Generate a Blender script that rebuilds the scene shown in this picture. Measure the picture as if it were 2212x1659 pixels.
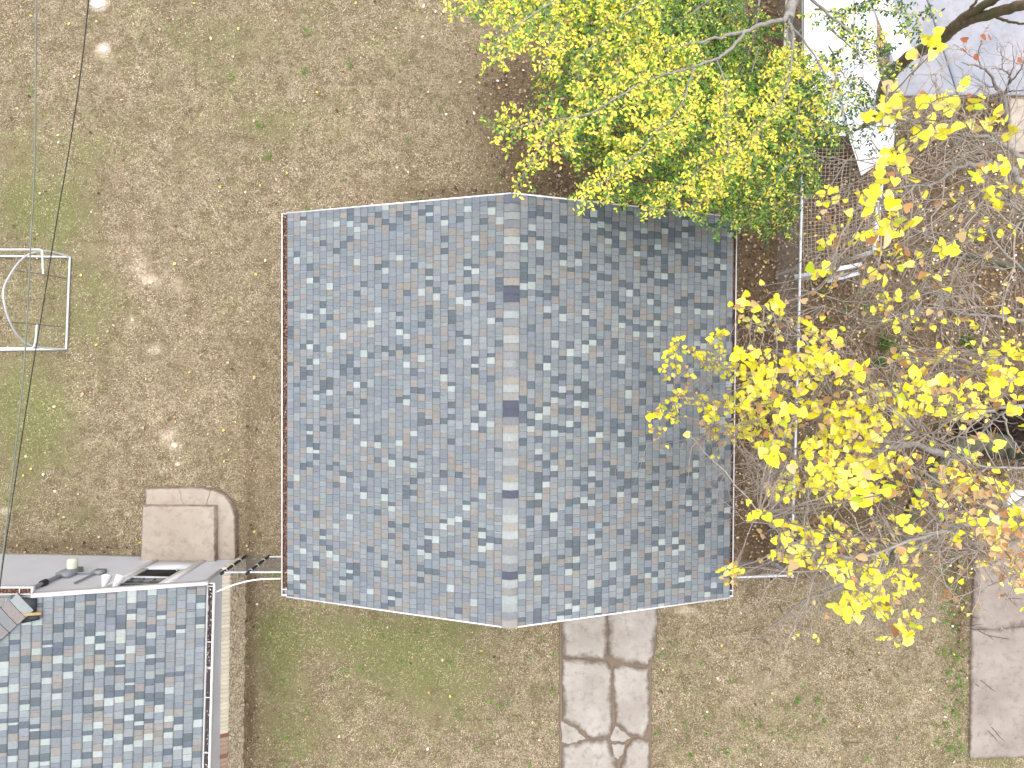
import bpy, math, random
import numpy as np
from mathutils import Vector, Matrix
rnd = random.Random(7)
npr = np.random.default_rng(11)
SC = bpy.context.scene
COL = SC.collection
for o in list(bpy.data.objects): bpy.data.objects.remove(o)

# ------------------------------------------------------------------ camera
H = 15.0
FOC = 2212 * 24.0 / 36.0
_d = Vector((-16 / FOC, 24.5 / FOC, -1)).normalized()
CAMQ = _d.rotation_difference(Vector((0, 0, -1)))
cam_d = bpy.data.cameras.new('camera'); cam_d.lens = 24; cam_d.sensor_width = 36
cam_d.clip_start = 0.1; cam_d.clip_end = 1000
cam = bpy.data.objects.new('camera', cam_d); COL.objects.link(cam)
cam.location = (0, 0, H); cam.rotation_mode = 'QUATERNION'; cam.rotation_quaternion = CAMQ
SC.camera = cam

# ------------------------------------------------------------------ light (overcast)
SUN_EL, SUN_AZ = math.radians(78), math.radians(8)
w = bpy.data.worlds.new('World'); SC.world = w; w.use_nodes = True
nt = w.node_tree; nt.nodes.clear()
sky = nt.nodes.new('ShaderNodeTexSky'); sky.sky_type = 'NISHITA'; sky.sun_disc = False
sky.sun_elevation = SUN_EL; sky.sun_rotation = SUN_AZ; sky.air_density = 1.0; sky.dust_density = 4.0; sky.ozone_density = 0.6
bg = nt.nodes.new('ShaderNodeBackground'); bg.inputs['Strength'].default_value = 0.15
hs = nt.nodes.new('ShaderNodeHueSaturation'); hs.inputs['Saturation'].default_value = 0.28
out = nt.nodes.new('ShaderNodeOutputWorld')
nt.links.new(sky.outputs[0], hs.inputs['Color']); nt.links.new(hs.outputs[0], bg.inputs[0]); nt.links.new(bg.outputs[0], out.inputs[0])
sl = bpy.data.lights.new('sun', 'SUN'); sl.energy = 0.7; sl.angle = math.radians(100); sl.color = (1, 0.97, 0.92)
so = bpy.data.objects.new('sun', sl); COL.objects.link(so)
so.rotation_euler = (math.radians(-12), 0, math.radians(-8))
SC.view_settings.view_transform = 'Standard'; SC.view_settings.look = 'None'
SC.view_settings.exposure = 0.97; SC.view_settings.gamma = 1.0

# ------------------------------------------------------------------ helpers
RM = np.array(CAMQ.to_matrix())
def at(u, v, z=0.0):
    """world point at height z that the photograph shows at (u, v) of its 2212-wide copy"""
    d = RM @ np.array([(u - 1106) / FOC, -(v - 829.5) / FOC, -1.0])
    return np.array([0, 0, H]) + d * ((z - H) / d[2])
def px(m_at_z, z=0.0): return m_at_z * FOC / (H - z)
def lin(r, g, b, k=1.0):
    f = lambda c: (c / 255 / 12.92) if c / 255 <= 0.04045 else ((c / 255 + 0.055) / 1.055) ** 2.4
    return np.array([f(r), f(g), f(b)]) * k

def tag(o, label=None, cat=None, group=None, kind=None):
    if label: o['label'] = label
    if cat: o['category'] = cat
    if group: o['group'] = group
    if kind: o['kind'] = kind
    return o
def empty(name, loc, label, cat, group=None):
    o = bpy.data.objects.new(name, None); COL.objects.link(o); o.location = loc; o.empty_display_size = 0.2
    return tag(o, label, cat, group)

class MB:
    def __init__(s): s.V = []; s.F = []; s.C = []; s.n = 0
    def add(s, V, F, C=None):
        V = np.asarray(V, float).reshape(-1, 3)
        F = np.asarray(F, int)
        if C is None: C = np.ones((len(V), 3))
        C = np.asarray(C, float)
        if C.ndim == 1: C = np.tile(C, (len(V), 1))
        s.V.append(V); s.F.append(F + s.n); s.C.append(C); s.n += len(V)
    def box(s, c, size, rot=0.0, col=None, tilt=None):
        sx, sy, sz = [a / 2 for a in size]
        P = np.array([[x, y, z] for x in (-sx, sx) for y in (-sy, sy) for z in (-sz, sz)])
        if tilt is not None: P = P @ np.array(tilt).T
        cr, sr = math.cos(rot), math.sin(rot)
        P = P @ np.array([[cr, sr, 0], [-sr, cr, 0], [0, 0, 1]]) + np.array(c)
        s.add(P, [[0, 1, 3, 2], [4, 6, 7, 5], [0, 4, 5, 1], [2, 3, 7, 6], [0, 2, 6, 4], [1, 5, 7, 3]], col)
    def bar(s, a, b, wd, ht, col=None):
        """box beam from a to b, width wd horizontally, height ht"""
        a = np.array(a, float); b = np.array(b, float); t = (b - a) / np.linalg.norm(b - a)
        up = np.array([0, 0, 1.0])
        if abs(t[2]) > 0.95: up = np.array([0, 1.0, 0])
        x = np.cross(t, up); x /= np.linalg.norm(x); y = np.cross(x, t)
        P = []
        for p in (a, b):
            for i, j in ((-1, -1), (1, -1), (1, 1), (-1, 1)): P.append(p + x * i * wd / 2 + y * j * ht / 2)
        s.add(P, [[0, 3, 2, 1], [4, 5, 6, 7], [0, 1, 5, 4], [1, 2, 6, 5], [2, 3, 7, 6], [3, 0, 4, 7]], col)
    def tube(s, pts, rad, sides=5, col=None, cap=True):
        pts = np.asarray(pts, float); n = len(pts)
        rad = np.full(n, rad, float) if np.isscalar(rad) else np.asarray(rad, float)
        T = np.gradient(pts, axis=0); T /= (np.linalg.norm(T, axis=1, keepdims=True) + 1e-9)
        ref = np.array([0.13, 0.21, 1.0]) if abs(T[0][2]) < 0.9 else np.array([1.0, 0.2, 0])
        X = np.cross(T, ref); X /= (np.linalg.norm(X, axis=1, keepdims=True) + 1e-9); Y = np.cross(T, X)
        a = np.arange(sides) / sides * 2 * np.pi
        P = pts[:, None] + rad[:, None, None] * (np.cos(a)[None, :, None] * X[:, None] + np.sin(a)[None, :, None] * Y[:, None])
        P = P.reshape(-1, 3)
        i = np.arange(n - 1)[:, None] * sides; k = np.arange(sides)[None]; k2 = (k + 1) % sides
        F = np.stack([i + k, i + k2, i + k2 + sides, i + k + sides], -1).reshape(-1, 4)
        s.add(P, F, col)
        if cap and sides > 3:
            for e, rr in ((0, -1), (n - 1, 1)):
                b = s.n; ring = P[e * sides:(e + 1) * sides]
                s.add(np.vstack([ring, pts[e]]), [[j, (j + 1) % sides, sides] for j in range(sides)], col)
    def prism(s, poly, z0, z1, col=None, top=None, inset=0.0):
        """poly: list of (x,y); vertical slab with optional inset top ring"""
        poly = np.asarray(poly, float); n = len(poly); c = poly.mean(0)
        col = np.ones(3) if col is None else np.asarray(col); top = col if top is None else np.asarray(top)
        dv = c - poly; dl = np.linalg.norm(dv, axis=1, keepdims=True)
        rings = [(poly, z0, col), (poly, z1 - 0.012, col), (poly + dv / dl * 0.015, z1, col)]
        if inset: rings.append((poly + dv / dl * inset, z1 + 0.002, top))
        V = np.vstack([np.c_[p, np.full(n, z)] for p, z, _ in rings]); C = np.vstack([np.tile(k, (n, 1)) for _, _, k in rings])
        F = []
        for r in range(len(rings) - 1):
            for j in range(n): F.append([r * n + j, r * n + (j + 1) % n, (r + 1) * n + (j + 1) % n, (r + 1) * n + j])
        s.add(V, F, C)
        last = rings[-1]
        V = np.vstack([np.c_[last[0], np.full(n, last[1])], [[c[0], c[1], last[1]]]])
        s.add(V, [[j, (j + 1) % n, n] for j in range(n)], np.vstack([np.tile(last[2], (n, 1)), top]))
    def build(s, name, mat, parent=None, smooth=False):
        me = bpy.data.meshes.new(name)
        V = np.vstack(s.V); C = np.vstack(s.C)
        lt = np.concatenate([np.full(len(f), f.shape[1]) for f in s.F]); li = np.concatenate([f.ravel() for f in s.F])
        ls = np.concatenate([[0], np.cumsum(lt)[:-1]])
        me.vertices.add(len(V)); me.vertices.foreach_set('co', V.ravel().astype(np.float32))
        me.loops.add(len(li)); me.loops.foreach_set('vertex_index', li.astype(np.int32))
        me.polygons.add(len(lt)); me.polygons.foreach_set('loop_start', ls.astype(np.int32))
        me.polygons.foreach_set('loop_total', lt.astype(np.int32))
        if smooth: me.polygons.foreach_set('use_smooth', np.ones(len(lt), bool))
        me.update(calc_edges=True); me.validate()
        ca = me.color_attributes.new('Col', 'FLOAT_COLOR', 'POINT')
        ca.data.foreach_set('color', np.c_[C, np.ones(len(C))].ravel().astype(np.float32))
        me.materials.append(mat)
        o = bpy.data.objects.new(name, me); COL.objects.link(o)
        if parent is not None:
            o.parent = parent; o.matrix_parent_inverse = Matrix.Translation(parent.location).inverted()
        return o

def instances(mb, tv, tf, pos, d, nrm, size, col, colv=None):
    """many copies of a small template (x across, y along d, z normal)"""
    d = d / np.linalg.norm(d, axis=1, keepdims=True)
    x = np.cross(d, nrm); x /= (np.linalg.norm(x, axis=1, keepdims=True) + 1e-9); z = np.cross(x, d)
    M = np.stack([x, d, z], 1)                      # rows
    tv = np.asarray(tv, float); N = len(pos); K = len(tv)
    if tv.ndim == 2: tv = np.broadcast_to(tv, (N, K, 3)) if False else tv[None]
    V = np.einsum('nki,nij->nkj', np.broadcast_to(tv, (N, tv.shape[1], 3)) * size.reshape(N, 1, -1), M) + pos[:, None]
    K = tv.shape[1]
    tf = np.asarray(tf)
    F = (tf[None] + (np.arange(N) * K)[:, None, None]).reshape(-1, tf.shape[1])
    C = np.repeat(col[:, None], K, 1) if col.ndim == 2 else col
    mb.add(V.reshape(-1, 3), F, C.reshape(-1, 3))

# ------------------------------------------------------------------ materials
def new_mat(name):
    m = bpy.data.materials.new(name); m.use_nodes = True; t = m.node_tree
    return m, t, t.nodes['Principled BSDF']
def N(t, ty, **kw):
    n = t.nodes.new(ty)
    for k, v in kw.items():
        if k in n.inputs: n.inputs[k].default_value = v
        else: setattr(n, k, v)
    return n
def mixc(t, fac, a, b, mode='MIX'):
    n = t.nodes.new('ShaderNodeMix'); n.data_type = 'RGBA'; n.blend_type = mode
    for i, v in ((0, fac), (6, a), (7, b)):
        if isinstance(v, bpy.types.NodeSocket): t.links.new(v, n.inputs[i])
        elif i == 0: n.inputs[0].default_value = v
        else: n.inputs[i].default_value = (*v[:3], 1)
    return n.outputs[2]
def ramp(t, src, p0, p1, v0=0.0, v1=1.0):
    n = t.nodes.new('ShaderNodeMapRange'); t.links.new(src, n.inputs[0])
    for i, v in ((1, p0), (2, p1), (3, v0), (4, v1)): n.inputs[i].default_value = v
    return n.outputs[0]
def noise(t, co, scale, detail=3, rough=0.6, dist=0.0):
    n = N(t, 'ShaderNodeTexNoise', Scale=scale, Detail=detail, Roughness=rough, Distortion=dist)
    t.links.new(co, n.inputs['Vector']); return n.outputs['Fac']
def coords(t): return t.nodes.new('ShaderNodeTexCoord').outputs['Object']
def vcol(t): n = t.nodes.new('ShaderNodeVertexColor'); n.layer_name = 'Col'; return n.outputs['Color']
def bump(t, src, b, strength, dist):
    n = N(t, 'ShaderNodeBump', Strength=strength, Distance=dist); t.links.new(src, n.inputs['Height']); t.links.new(n.outputs[0], b.inputs['Normal'])

def simple(name, col, rough=0.6, metal=0.0, var=0.12, scale=6.0, attr=False, bstr=0.0):
    m, t, b = new_mat(name); co = coords(t)
    base = vcol(t) if attr else None
    if base is None:
        rgb = t.nodes.new('ShaderNodeRGB'); rgb.outputs[0].default_value = (*col[:3], 1); base = rgb.outputs[0]
    f = noise(t, co, scale, 4)
    v = ramp(t, f, 0.3, 0.7, 1 - var, 1 + var)
    vm = t.nodes.new('ShaderNodeVectorMath'); vm.operation = 'SCALE'; t.links.new(base, vm.inputs[0]); t.links.new(v, vm.inputs['Scale'])
    t.links.new(vm.outputs[0], b.inputs['Base Color'])
    b.inputs['Roughness'].default_value = rough; b.inputs['Metallic'].default_value = metal
    if bstr: bump(t, noise(t, co, scale * 8, 4), b, bstr, 0.01)
    return m

def leaf_mat(name, trans=0.3, rough=0.45):
    m, t, b = new_mat(name); c = vcol(t)
    t.links.new(c, b.inputs['Base Color']); b.inputs['Roughness'].default_value = rough
    tr = t.nodes.new('ShaderNodeBsdfTranslucent'); t.links.new(c, tr.inputs[0])
    mx = t.nodes.new('ShaderNodeMixShader'); mx.inputs[0].default_value = trans
    t.links.new(b.outputs[0], mx.inputs[1]); t.links.new(tr.outputs[0], mx.inputs[2])
    t.links.new(mx.outputs[0], t.nodes['Material Output'].inputs[0]); return m

def shingle_mat():
    m, t, b = new_mat('asphalt_shingle'); co = coords(t); c = vcol(t)
    g = noise(t, co, 90, 3, 0.8); g2 = noise(t, co, 260, 2, 0.8); big = noise(t, co, 1.1, 3); mid = noise(t, co, 18, 3)
    v = t.nodes.new('ShaderNodeMath'); v.operation = 'MULTIPLY'
    t.links.new(ramp(t, g, 0.25, 0.75, 0.72, 1.26), v.inputs[0]); t.links.new(ramp(t, g2, 0.25, 0.75, 0.85, 1.15), v.inputs[1])
    v2 = t.nodes.new('ShaderNodeMath'); v2.operation = 'MULTIPLY'; t.links.new(v.outputs[0], v2.inputs[0]); t.links.new(ramp(t, big, 0.3, 0.7, 0.98, 1.02), v2.inputs[1])
    v3 = t.nodes.new('ShaderNodeMath'); v3.operation = 'MULTIPLY'; t.links.new(v2.outputs[0], v3.inputs[0]); t.links.new(ramp(t, mid, 0.3, 0.7, 0.93, 1.07), v3.inputs[1])
    vm = t.nodes.new('ShaderNodeVectorMath'); vm.operation = 'SCALE'; t.links.new(c, vm.inputs[0]); t.links.new(v3.outputs[0], vm.inputs['Scale'])
    t.links.new(vm.outputs[0], b.inputs['Base Color']); b.inputs['Roughness'].default_value = 0.9
    b.inputs['Specular IOR Level'].default_value = 0.25
    bump(t, g2, b, 0.5, 0.004); return m

def ground_mat():
    m, t, b = new_mat('lawn_soil'); co = coords(t); k = vcol(t)
    sep = t.nodes.new('ShaderNodeSeparateColor'); t.links.new(k, sep.inputs[0])
    n1 = noise(t, co, 0.8, 4); n2 = noise(t, co, 3.6, 6, 0.72); n3 = noise(t, co, 26, 4, 0.75); n4 = noise(t, co, 75, 3, 0.8)
    tan = mixc(t, ramp(t, n2, 0.38, 0.62), lin(138, 122, 97), lin(202, 185, 157))
    tan = mixc(t, ramp(t, n3, 0.42, 0.62), tan, lin(112, 98, 74))
    tan = mixc(t, ramp(t, n1, 0.45, 0.7, 0, 0.45), tan, lin(128, 114, 88))
    grn = mixc(t, ramp(t, n3, 0.35, 0.65), lin(112, 110, 70), lin(152, 150, 104))
    def thr(sock, nz, lo, hi):
        a = t.nodes.new('ShaderNodeMath'); a.operation = 'ADD'; t.links.new(sock, a.inputs[0]); t.links.new(ramp(t, nz, 0.2, 0.8, -0.55, 0.55), a.inputs[1])
        return ramp(t, a.outputs[0], lo, hi)
    c = mixc(t, thr(sep.outputs[0], n2, 0.45, 1.25), tan, grn)
    lit = mixc(t, ramp(t, n3, 0.35, 0.68), lin(84, 70, 54), lin(138, 118, 94))
    c = mixc(t, thr(sep.outputs[1], n2, 0.3, 0.8), c, lit)
    snd = mixc(t, ramp(t, n3, 0.3, 0.7), lin(196, 176, 150), lin(226, 212, 192))
    c = mixc(t, thr(sep.outputs[2], n3, 0.4, 0.7), c, snd)
    c = mixc(t, ramp(t, n4, 0.35, 0.65, 0.0, 0.55), c, lin(70, 58, 44))
    t.links.new(c, b.inputs['Base Color']); b.inputs['Roughness'].default_value = 0.95; b.inputs['Specular IOR Level'].default_value = 0.1
    bump(t, n3, b, 0.7, 0.03); return m

def concrete_mat(name, a, c2, dark, crack=0.0, speck=0.15):
    a, c2, dark = a * .68, c2 * .68, dark * .58
    m, t, b = new_mat(name); co = coords(t); k = vcol(t)
    n1 = noise(t, co, 1.3, 5, 0.6); n2 = noise(t, co, 7, 5, 0.7); n3 = noise(t, co, 60, 3, 0.8)
    c = mixc(t, ramp(t, n1, 0.35, 0.65), a, c2)
    c = mixc(t, ramp(t, n2, 0.5, 0.78, 0, 0.6), c, dark)
    c = mixc(t, ramp(t, n3, 0.5, 0.8, 0, speck), c, dark)
    sp_ = t.nodes.new('ShaderNodeSeparateColor'); t.links.new(k, sp_.inputs[0])
    ad_ = t.nodes.new('ShaderNodeMath'); ad_.operation = 'ADD'; t.links.new(ramp(t, sp_.outputs[0], 0.7, 1.0, 1.0, 0.0), ad_.inputs[0]); t.links.new(ramp(t, noise(t, co, 5, 5, 0.75), 0.3, 0.7, -0.45, 0.35), ad_.inputs[1])
    c = mixc(t, ramp(t, ad_.outputs[0], 0.2, 0.85, 0, 0.9), c, dark * .85)
    t.links.new(c, b.inputs['Base Color']); b.inputs['Roughness'].default_value = 0.9; b.inputs['Specular IOR Level'].default_value = 0.2
    bump(t, n2, b, 0.3, 0.01); return m

def bark_mat(name, a, b2, moss=None):
    m, t, b = new_mat(name); co = coords(t)
    n1 = noise(t, co, 9, 4, 0.7); n2 = noise(t, co, 55, 3, 0.7)
    c = mixc(t, ramp(t, n1, 0.35, 0.65), a, b2); c = mixc(t, ramp(t, n2, 0.5, 0.75, 0, 0.5), c, a * 0.45)
    if moss is not None: c = mixc(t, ramp(t, noise(t, co, 4, 4), 0.45, 0.6, 0, 0.8), c, moss)
    t.links.new(c, b.inputs['Base Color']); b.inputs['Roughness'].default_value = 0.9
    bump(t, n1, b, 0.6, 0.02); return m

def stone_mat():
    m, t, b = new_mat('flagstone'); co = coords(t)
    mp = t.nodes.new('ShaderNodeMapping'); mp.inputs['Scale'].default_value = (3, 2.6, 2.6); t.links.new(co, mp.inputs[0])
    dn = N(t, 'ShaderNodeTexNoise', Scale=5.0); t.links.new(co, dn.inputs['Vector'])
    ad = t.nodes.new('ShaderNodeVectorMath'); ad.operation = 'MULTIPLY_ADD'; t.links.new(dn.outputs['Color'], ad.inputs[0]); ad.inputs[1].default_value = (0.5, 0.5, 0.5); t.links.new(mp.outputs[0], ad.inputs[2])
    v = t.nodes.new('ShaderNodeTexVoronoi'); v.feature = 'DISTANCE_TO_EDGE'; t.links.new(ad.outputs[0], v.inputs['Vector'])
    v2 = t.nodes.new('ShaderNodeTexVoronoi'); t.links.new(ad.outputs[0], v2.inputs['Vector'])
    sp = t.nodes.new('ShaderNodeSeparateColor'); t.links.new(v2.outputs['Color'], sp.inputs[0])
    c = mixc(t, sp.outputs[0], lin(236, 216, 184), lin(246, 230, 202)); c = mixc(t, ramp(t, sp.outputs[1], 0.75, 0.85, 0, 0.7), c, lin(206, 198, 184))
    c = mixc(t, ramp(t, noise(t, co, 9, 5, 0.7), 0.45, 0.8, 0, 0.5), c, lin(178, 146, 104))
    c = mixc(t, ramp(t, v.outputs['Distance'], 0.0, 0.08, 0.95, 0), c, lin(124, 102, 78))
    t.links.new(c, b.inputs['Base Color']); b.inputs['Roughness'].default_value = 0.85
    bump(t, ramp(t, v.outputs['Distance'], 0, 0.12), b, 0.8, 0.03); return m

M = dict(
    slab=concrete_mat('weathered_concrete', lin(168, 155, 146), lin(188, 177, 168), lin(128, 112, 98)),
    ground=ground_mat(), shingle=shingle_mat(), leaf=leaf_mat('leaf_blade', 0.2), litter=leaf_mat('dry_leaf', 0.05, 0.8), grass=leaf_mat('grass_blade', 0.15, 0.8),
    white=simple('white_paint', lin(232, 234, 238, .9), 0.45, 0, 0.05, 3), trim=simple('white_trim', lin(240, 238, 240, .92), 0.4, 0, 0.05, 5),
    siding=simple('vinyl_siding', lin(212, 213, 220, .84), 0.5, 0, 0.05, 2), dark=simple('dark_glass', lin(14, 15, 20), 0.8, 0, 0.2, 3),
    galv=simple('galvanised_steel', lin(206, 211, 218), 0.45, 0.1, 0.12, 9), wire=simple('fence_wire', lin(150, 150, 152), 0.5, 0.3, 0.15, 9),
    black=simple('black_rubber', lin(34, 38, 44), 0.6, 0, 0.2, 9), grey=simple('grey_metal', lin(140, 144, 150), 0.5, 0.2, 0.15, 12),
    cream=simple('cream_plastic', lin(214, 214, 196), 0.4, 0, 0.06, 9), pipe=simple('white_pipe', lin(222, 226, 234, .9), 0.4, 0, 0.12, 7),
    stain=simple('painted_colour', (1, 1, 1), 0.8, 0, 0.12, 14, attr=True, bstr=0.3),
    panel=simple('white_sheet_metal', lin(240, 242, 246, .95), 0.5, 0, 0.05, 4), wood=simple('weathered_wood', lin(150, 146, 136), 0.85, 0, 0.3, 14, bstr=0.5),
    concrete=concrete_mat('driveway_concrete', lin(184, 174, 164), lin(206, 198, 190), lin(140, 124, 108)),
    stoop=concrete_mat('stoop_concrete', lin(198, 184, 168), lin(214, 202, 188), lin(160, 138, 118)),
    patio=concrete_mat('patio_concrete', lin(172, 177, 190), lin(200, 198, 206), lin(172, 158, 148)),
    barkg=bark_mat('grey_bark', lin(132, 128, 122), lin(164, 158, 152)), barkb=bark_mat('brown_bark', lin(104, 88, 74), lin(134, 116, 98), lin(96, 100, 62)),
    barkm=bark_mat('mossy_bark', lin(78, 78, 64), lin(104, 102, 88), lin(80, 86, 60)), twig=simple('twig_bark', lin(164, 152, 142), 0.85, 0, 0.25, 20),
    stone=stone_mat(), brick=simple('ledge_brick', (1, 1, 1), 0.8, 0, 0.08, 18, attr=True, bstr=0.4),
    cablew=simple('white_cable', lin(236, 238, 240), 0.4, 0, 0.03), cabled=simple('aged_cable', lin(120, 124, 112), 0.5, 0, 0.2, 5), soil=simple('dark_soil', lin(60, 46, 36), 0.95, 0, 0.4, 10, bstr=0.8),
)

# ------------------------------------------------------------------ ground
def G(u, v): return at(u, v, 0.0)[:2]
K0 = (H) / FOC
def blobs(L):
    o = []
    for u, v, ru, rv, wt in L: p = G(u, v); o.append((p[0], p[1], ru * K0, rv * K0, wt))
    return o
GREEN = blobs([(60, 330, 90, 70, .55), (190, 320, 45, 90, .6), (40, 450, 90, 60, .95), (150, 480, 70, 60, .5), (220, 660, 70, 110, .65), (30, 880, 70, 110, .95), (100, 960, 90, 110, .6), (20, 1080, 60, 60, .6),
  (480, 60, 200, 90, .5), (600, 1420, 45, 110, 1.1), (700, 1360, 170, 60, .75), (900, 1420, 150, 80, .7), (640, 1600, 110, 80, .7), (1000, 1500, 180, 120, .5), (860, 447, 60, 9, .9), (720, 455, 50, 8, .8),
  (180, 1130, 60, 50, .6), (1480, 1440, 70, 120, .45), (1680, 1560, 160, 110, .5), (2060, 1350, 28, 200, .7), (1780, 1150, 50, 100, .6), (1900, 740, 90, 50, .6), (2090, 740, 60, 50, .6), (2020, 600, 170, 110, .6), (1800, 1120, 60, 60, .5),
  (1640, 700, 50, 40, .35), (1850, 1320, 120, 50, .5), (600, 1240, 25, 20, .9), (370, 1010, 60, 60, .35), (580, 270, 60, 60, .45), (1000, 1350, 120, 30, .5), (1960, 500, 120, 60, .35), (2140, 1640, 60, 20, 1.0), (820, 120, 140, 90, .45), (420, 300, 140, 110, .35), (700, 300, 120, 80, .35), (110, 650, 110, 330, .6), (850, 1500, 260, 150, .35), (480, 160, 200, 120, .3)])
LITTER = blobs([(1080, 180, 120, 130, .35), (1180, 320, 110, 140, .6), (950, 415, 130, 22, .55), (1400, 250, 260, 220, 1.1), (1665, 260, 60, 330, 1.2), (1640, 560, 55, 160, 1.2), (1630, 820, 60, 220, 1.1), (1650, 1100, 75, 130, 1.1),
  (1830, 430, 90, 120, 1.1), (1800, 640, 60, 60, .8), (2110, 245, 110, 40, 1.2), (1990, 330, 130, 60, .7), (1850, 930, 190, 110, .85), (1740, 1180, 120, 60, .5), (2060, 980, 150, 100, .9), (1960, 580, 260, 200, 1.0), (2150, 700, 150, 200, .9), (1950, 1130, 220, 140, .9), (1800, 780, 100, 120, .9), (2075, 1250, 30, 300, .6), (2040, 450, 170, 150, .45),
  (100, 1180, 260, 22, .6), (540, 1250, 18, 350, .5), (560, 900, 60, 300, .28), (230, 430, 60, 70, .3), (540, 1560, 14, 90, .5)])
SAND = blobs([(213, 8, 20, 14, 1.3), (222, 105, 13, 10, 1.2), (298, 575, 30, 26, .6), (322, 607, 24, 14, .75), (285, 690, 16, 12, .6), (332, 755, 26, 20, .6), (350, 860, 24, 60, .3), (300, 500, 40, 40, .3), (230, 140, 30, 60, .35), (365, 940, 34, 18, .65), (378, 968, 20, 10, .8), (384, 1003, 10, 7, 1.0), (1480, 1318, 40, 9, .8), (10, 1105, 16, 8, 1.0), (275, 1112, 9, 7, .9), (1650, 1480, 90, 60, .35), (380, 620, 30, 30, .5)])
def field(L, x, y):
    s = np.zeros_like(x)
    for cx, cy, rx, ry, wt in L: s += wt * np.exp(-(((x - cx) / rx) ** 2 + ((y - cy) / ry) ** 2) * 0.9)
    return np.clip(s, 0, 1.3)
xs = np.concatenate([[-250, -100, -50, -30, -20], np.arange(-15, 15.01, 0.1), [20, 30, 50, 100, 250]])
ys = np.concatenate([[-250, -100, -50, -30, -20], np.arange(-12.5, 12.51, 0.1), [20, 30, 50, 100, 250]])
X, Y = np.meshgrid(xs, ys)
Z = 0.012 * np.sin(X * 1.7 + 1) * np.cos(Y * 1.3) + 0.008 * np.sin(X * 5.1) * np.sin(Y * 4.3) - 0.02
gm = MB(); nx, ny = len(xs), len(ys)
idx = (np.arange(ny - 1)[:, None] * nx + np.arange(nx - 1)[None]).ravel()
gm.add(np.c_[X.ravel(), Y.ravel(), Z.ravel()], np.stack([idx, idx + 1, idx + nx + 1, idx + nx], 1),
       np.c_[field(GREEN, X.ravel(), Y.ravel()), field(LITTER, X.ravel(), Y.ravel()), field(SAND, X.ravel(), Y.ravel())])
tag(gm.build('ground', M['ground'], smooth=True), kind='structure')

# ------------------------------------------------------------------ paved pieces
def pxpoly(L, z=0.0): return [at(u, v, z)[:2] for u, v in L]
def subdivide(poly, n=4, jit=0.0):
    poly = [np.array(p) for p in poly]; o = []
    for i, p in enumerate(poly):
        q = poly[(i + 1) % len(poly)]
        for k in range(n):
            o.append(p + (q - p) * k / n + (npr.normal(0, jit, 2) if (k or jit < 0.01) else 0))
    return o
dv = MB()
E1, E2 = np.array([.72, .62, .55]), np.array([1.0, 1, 1])
for P in ([(1214, 1310), (1309, 1310), (1310, 1408), (1304, 1424), (1268, 1420), (1214, 1416)],
          [(1314, 1310), (1418, 1300), (1420, 1330), (1413, 1410), (1400, 1436), (1345, 1430), (1314, 1414)],
          [(1216, 1422), (1262, 1424), (1312, 1430), (1321, 1450), (1322, 1570), (1312, 1588), (1278, 1594), (1246, 1568), (1216, 1552)],
          [(1325, 1440), (1348, 1437), (1400, 1442), (1403, 1500), (1402, 1560), (1388, 1592), (1362, 1586), (1330, 1560), (1327, 1500)],
          [(1212, 1556), (1240, 1570), (1266, 1595), (1226, 1608), (1212, 1602)],
          [(1328, 1566), (1350, 1580), (1364, 1592), (1350, 1602), (1320, 1600), (1318, 1590)],
          [(1320, 1606), (1350, 1606), (1344, 1630), (1334, 1640), (1324, 1628)],
          [(1214, 1612), (1268, 1598), (1312, 1598), (1328, 1636), (1336, 1668), (1336, 1760), (1214, 1760)],
          [(1368, 1594), (1402, 1600), (1403, 1700), (1402, 1760), (1342, 1760), (1340, 1660), (1352, 1620)]):
    _c = np.mean(P, 0); P = [tuple(np.array(q) + (np.array(q) - _c) / np.linalg.norm(np.array(q) - _c) * 1.8) for q in P]
    dv.prism(subdivide(pxpoly(P), 4, 0.012), -0.05, 0.03 + rnd.uniform(-.006, .008), E1, E2 * rnd.uniform(.96, 1.04), inset=0.16 if len(P) > 6 or P[0][1] < 1400 else 0.05)
tag(dv.build('driveway', M['concrete']), kind='structure')
# dirt in the driveway's joints
ju = MB()
ju.prism(pxpoly([(1208, 1300), (1424, 1296), (1408, 1440), (1406, 1770), (1208, 1770)]), -0.06, 0.016, lin(116, 99, 83))
tag(ju.build('driveway_bed', M['stain']), kind='structure')
d2 = MB()
d2.prism(subdivide(pxpoly([(2106, 1172), (2330, 1160), (2330, 1353), (2200, 1352.5), (2150, 1358.6), (2096, 1358)]), 3, .004), -0.05, 0.05, E1 * 1.1, E2, inset=.25)
d2.prism(subdivide(pxpoly([(2096, 1358.8), (2150, 1359.4), (2200, 1353.4), (2330, 1354), (2330, 1636), (2093, 1636)]), 3, .004), -0.05, 0.045, E1 * 1.15, E2 * .98, inset=.1)
tag(d2.build('driveway', M['slab']), kind='structure')
p2 = MB()
p2.prism(subdivide(pxpoly([(1900, -120), (1960, -120), (2064, 207), (1925, 209)]), 2), -0.05, 0.05, E2 * .93, E2, inset=.1)
p2.prism(subdivide(pxpoly([(1963, -120), (2400, -120), (2400, 208), (2067, 207)]), 2), -0.05, 0.052, E2 * .93, E2, inset=.1)
tag(p2.build('patio', M['patio']), kind='structure')
p3 = MB(); p3.prism(subdivide(pxpoly([(2180, 214), (2400, 214), (2400, 330), (2178, 330)]), 2), -0.05, 0.04, E1 * 1.2, E2, inset=.08)
tag(p3.build('path', M['stoop']), kind='structure')

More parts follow.
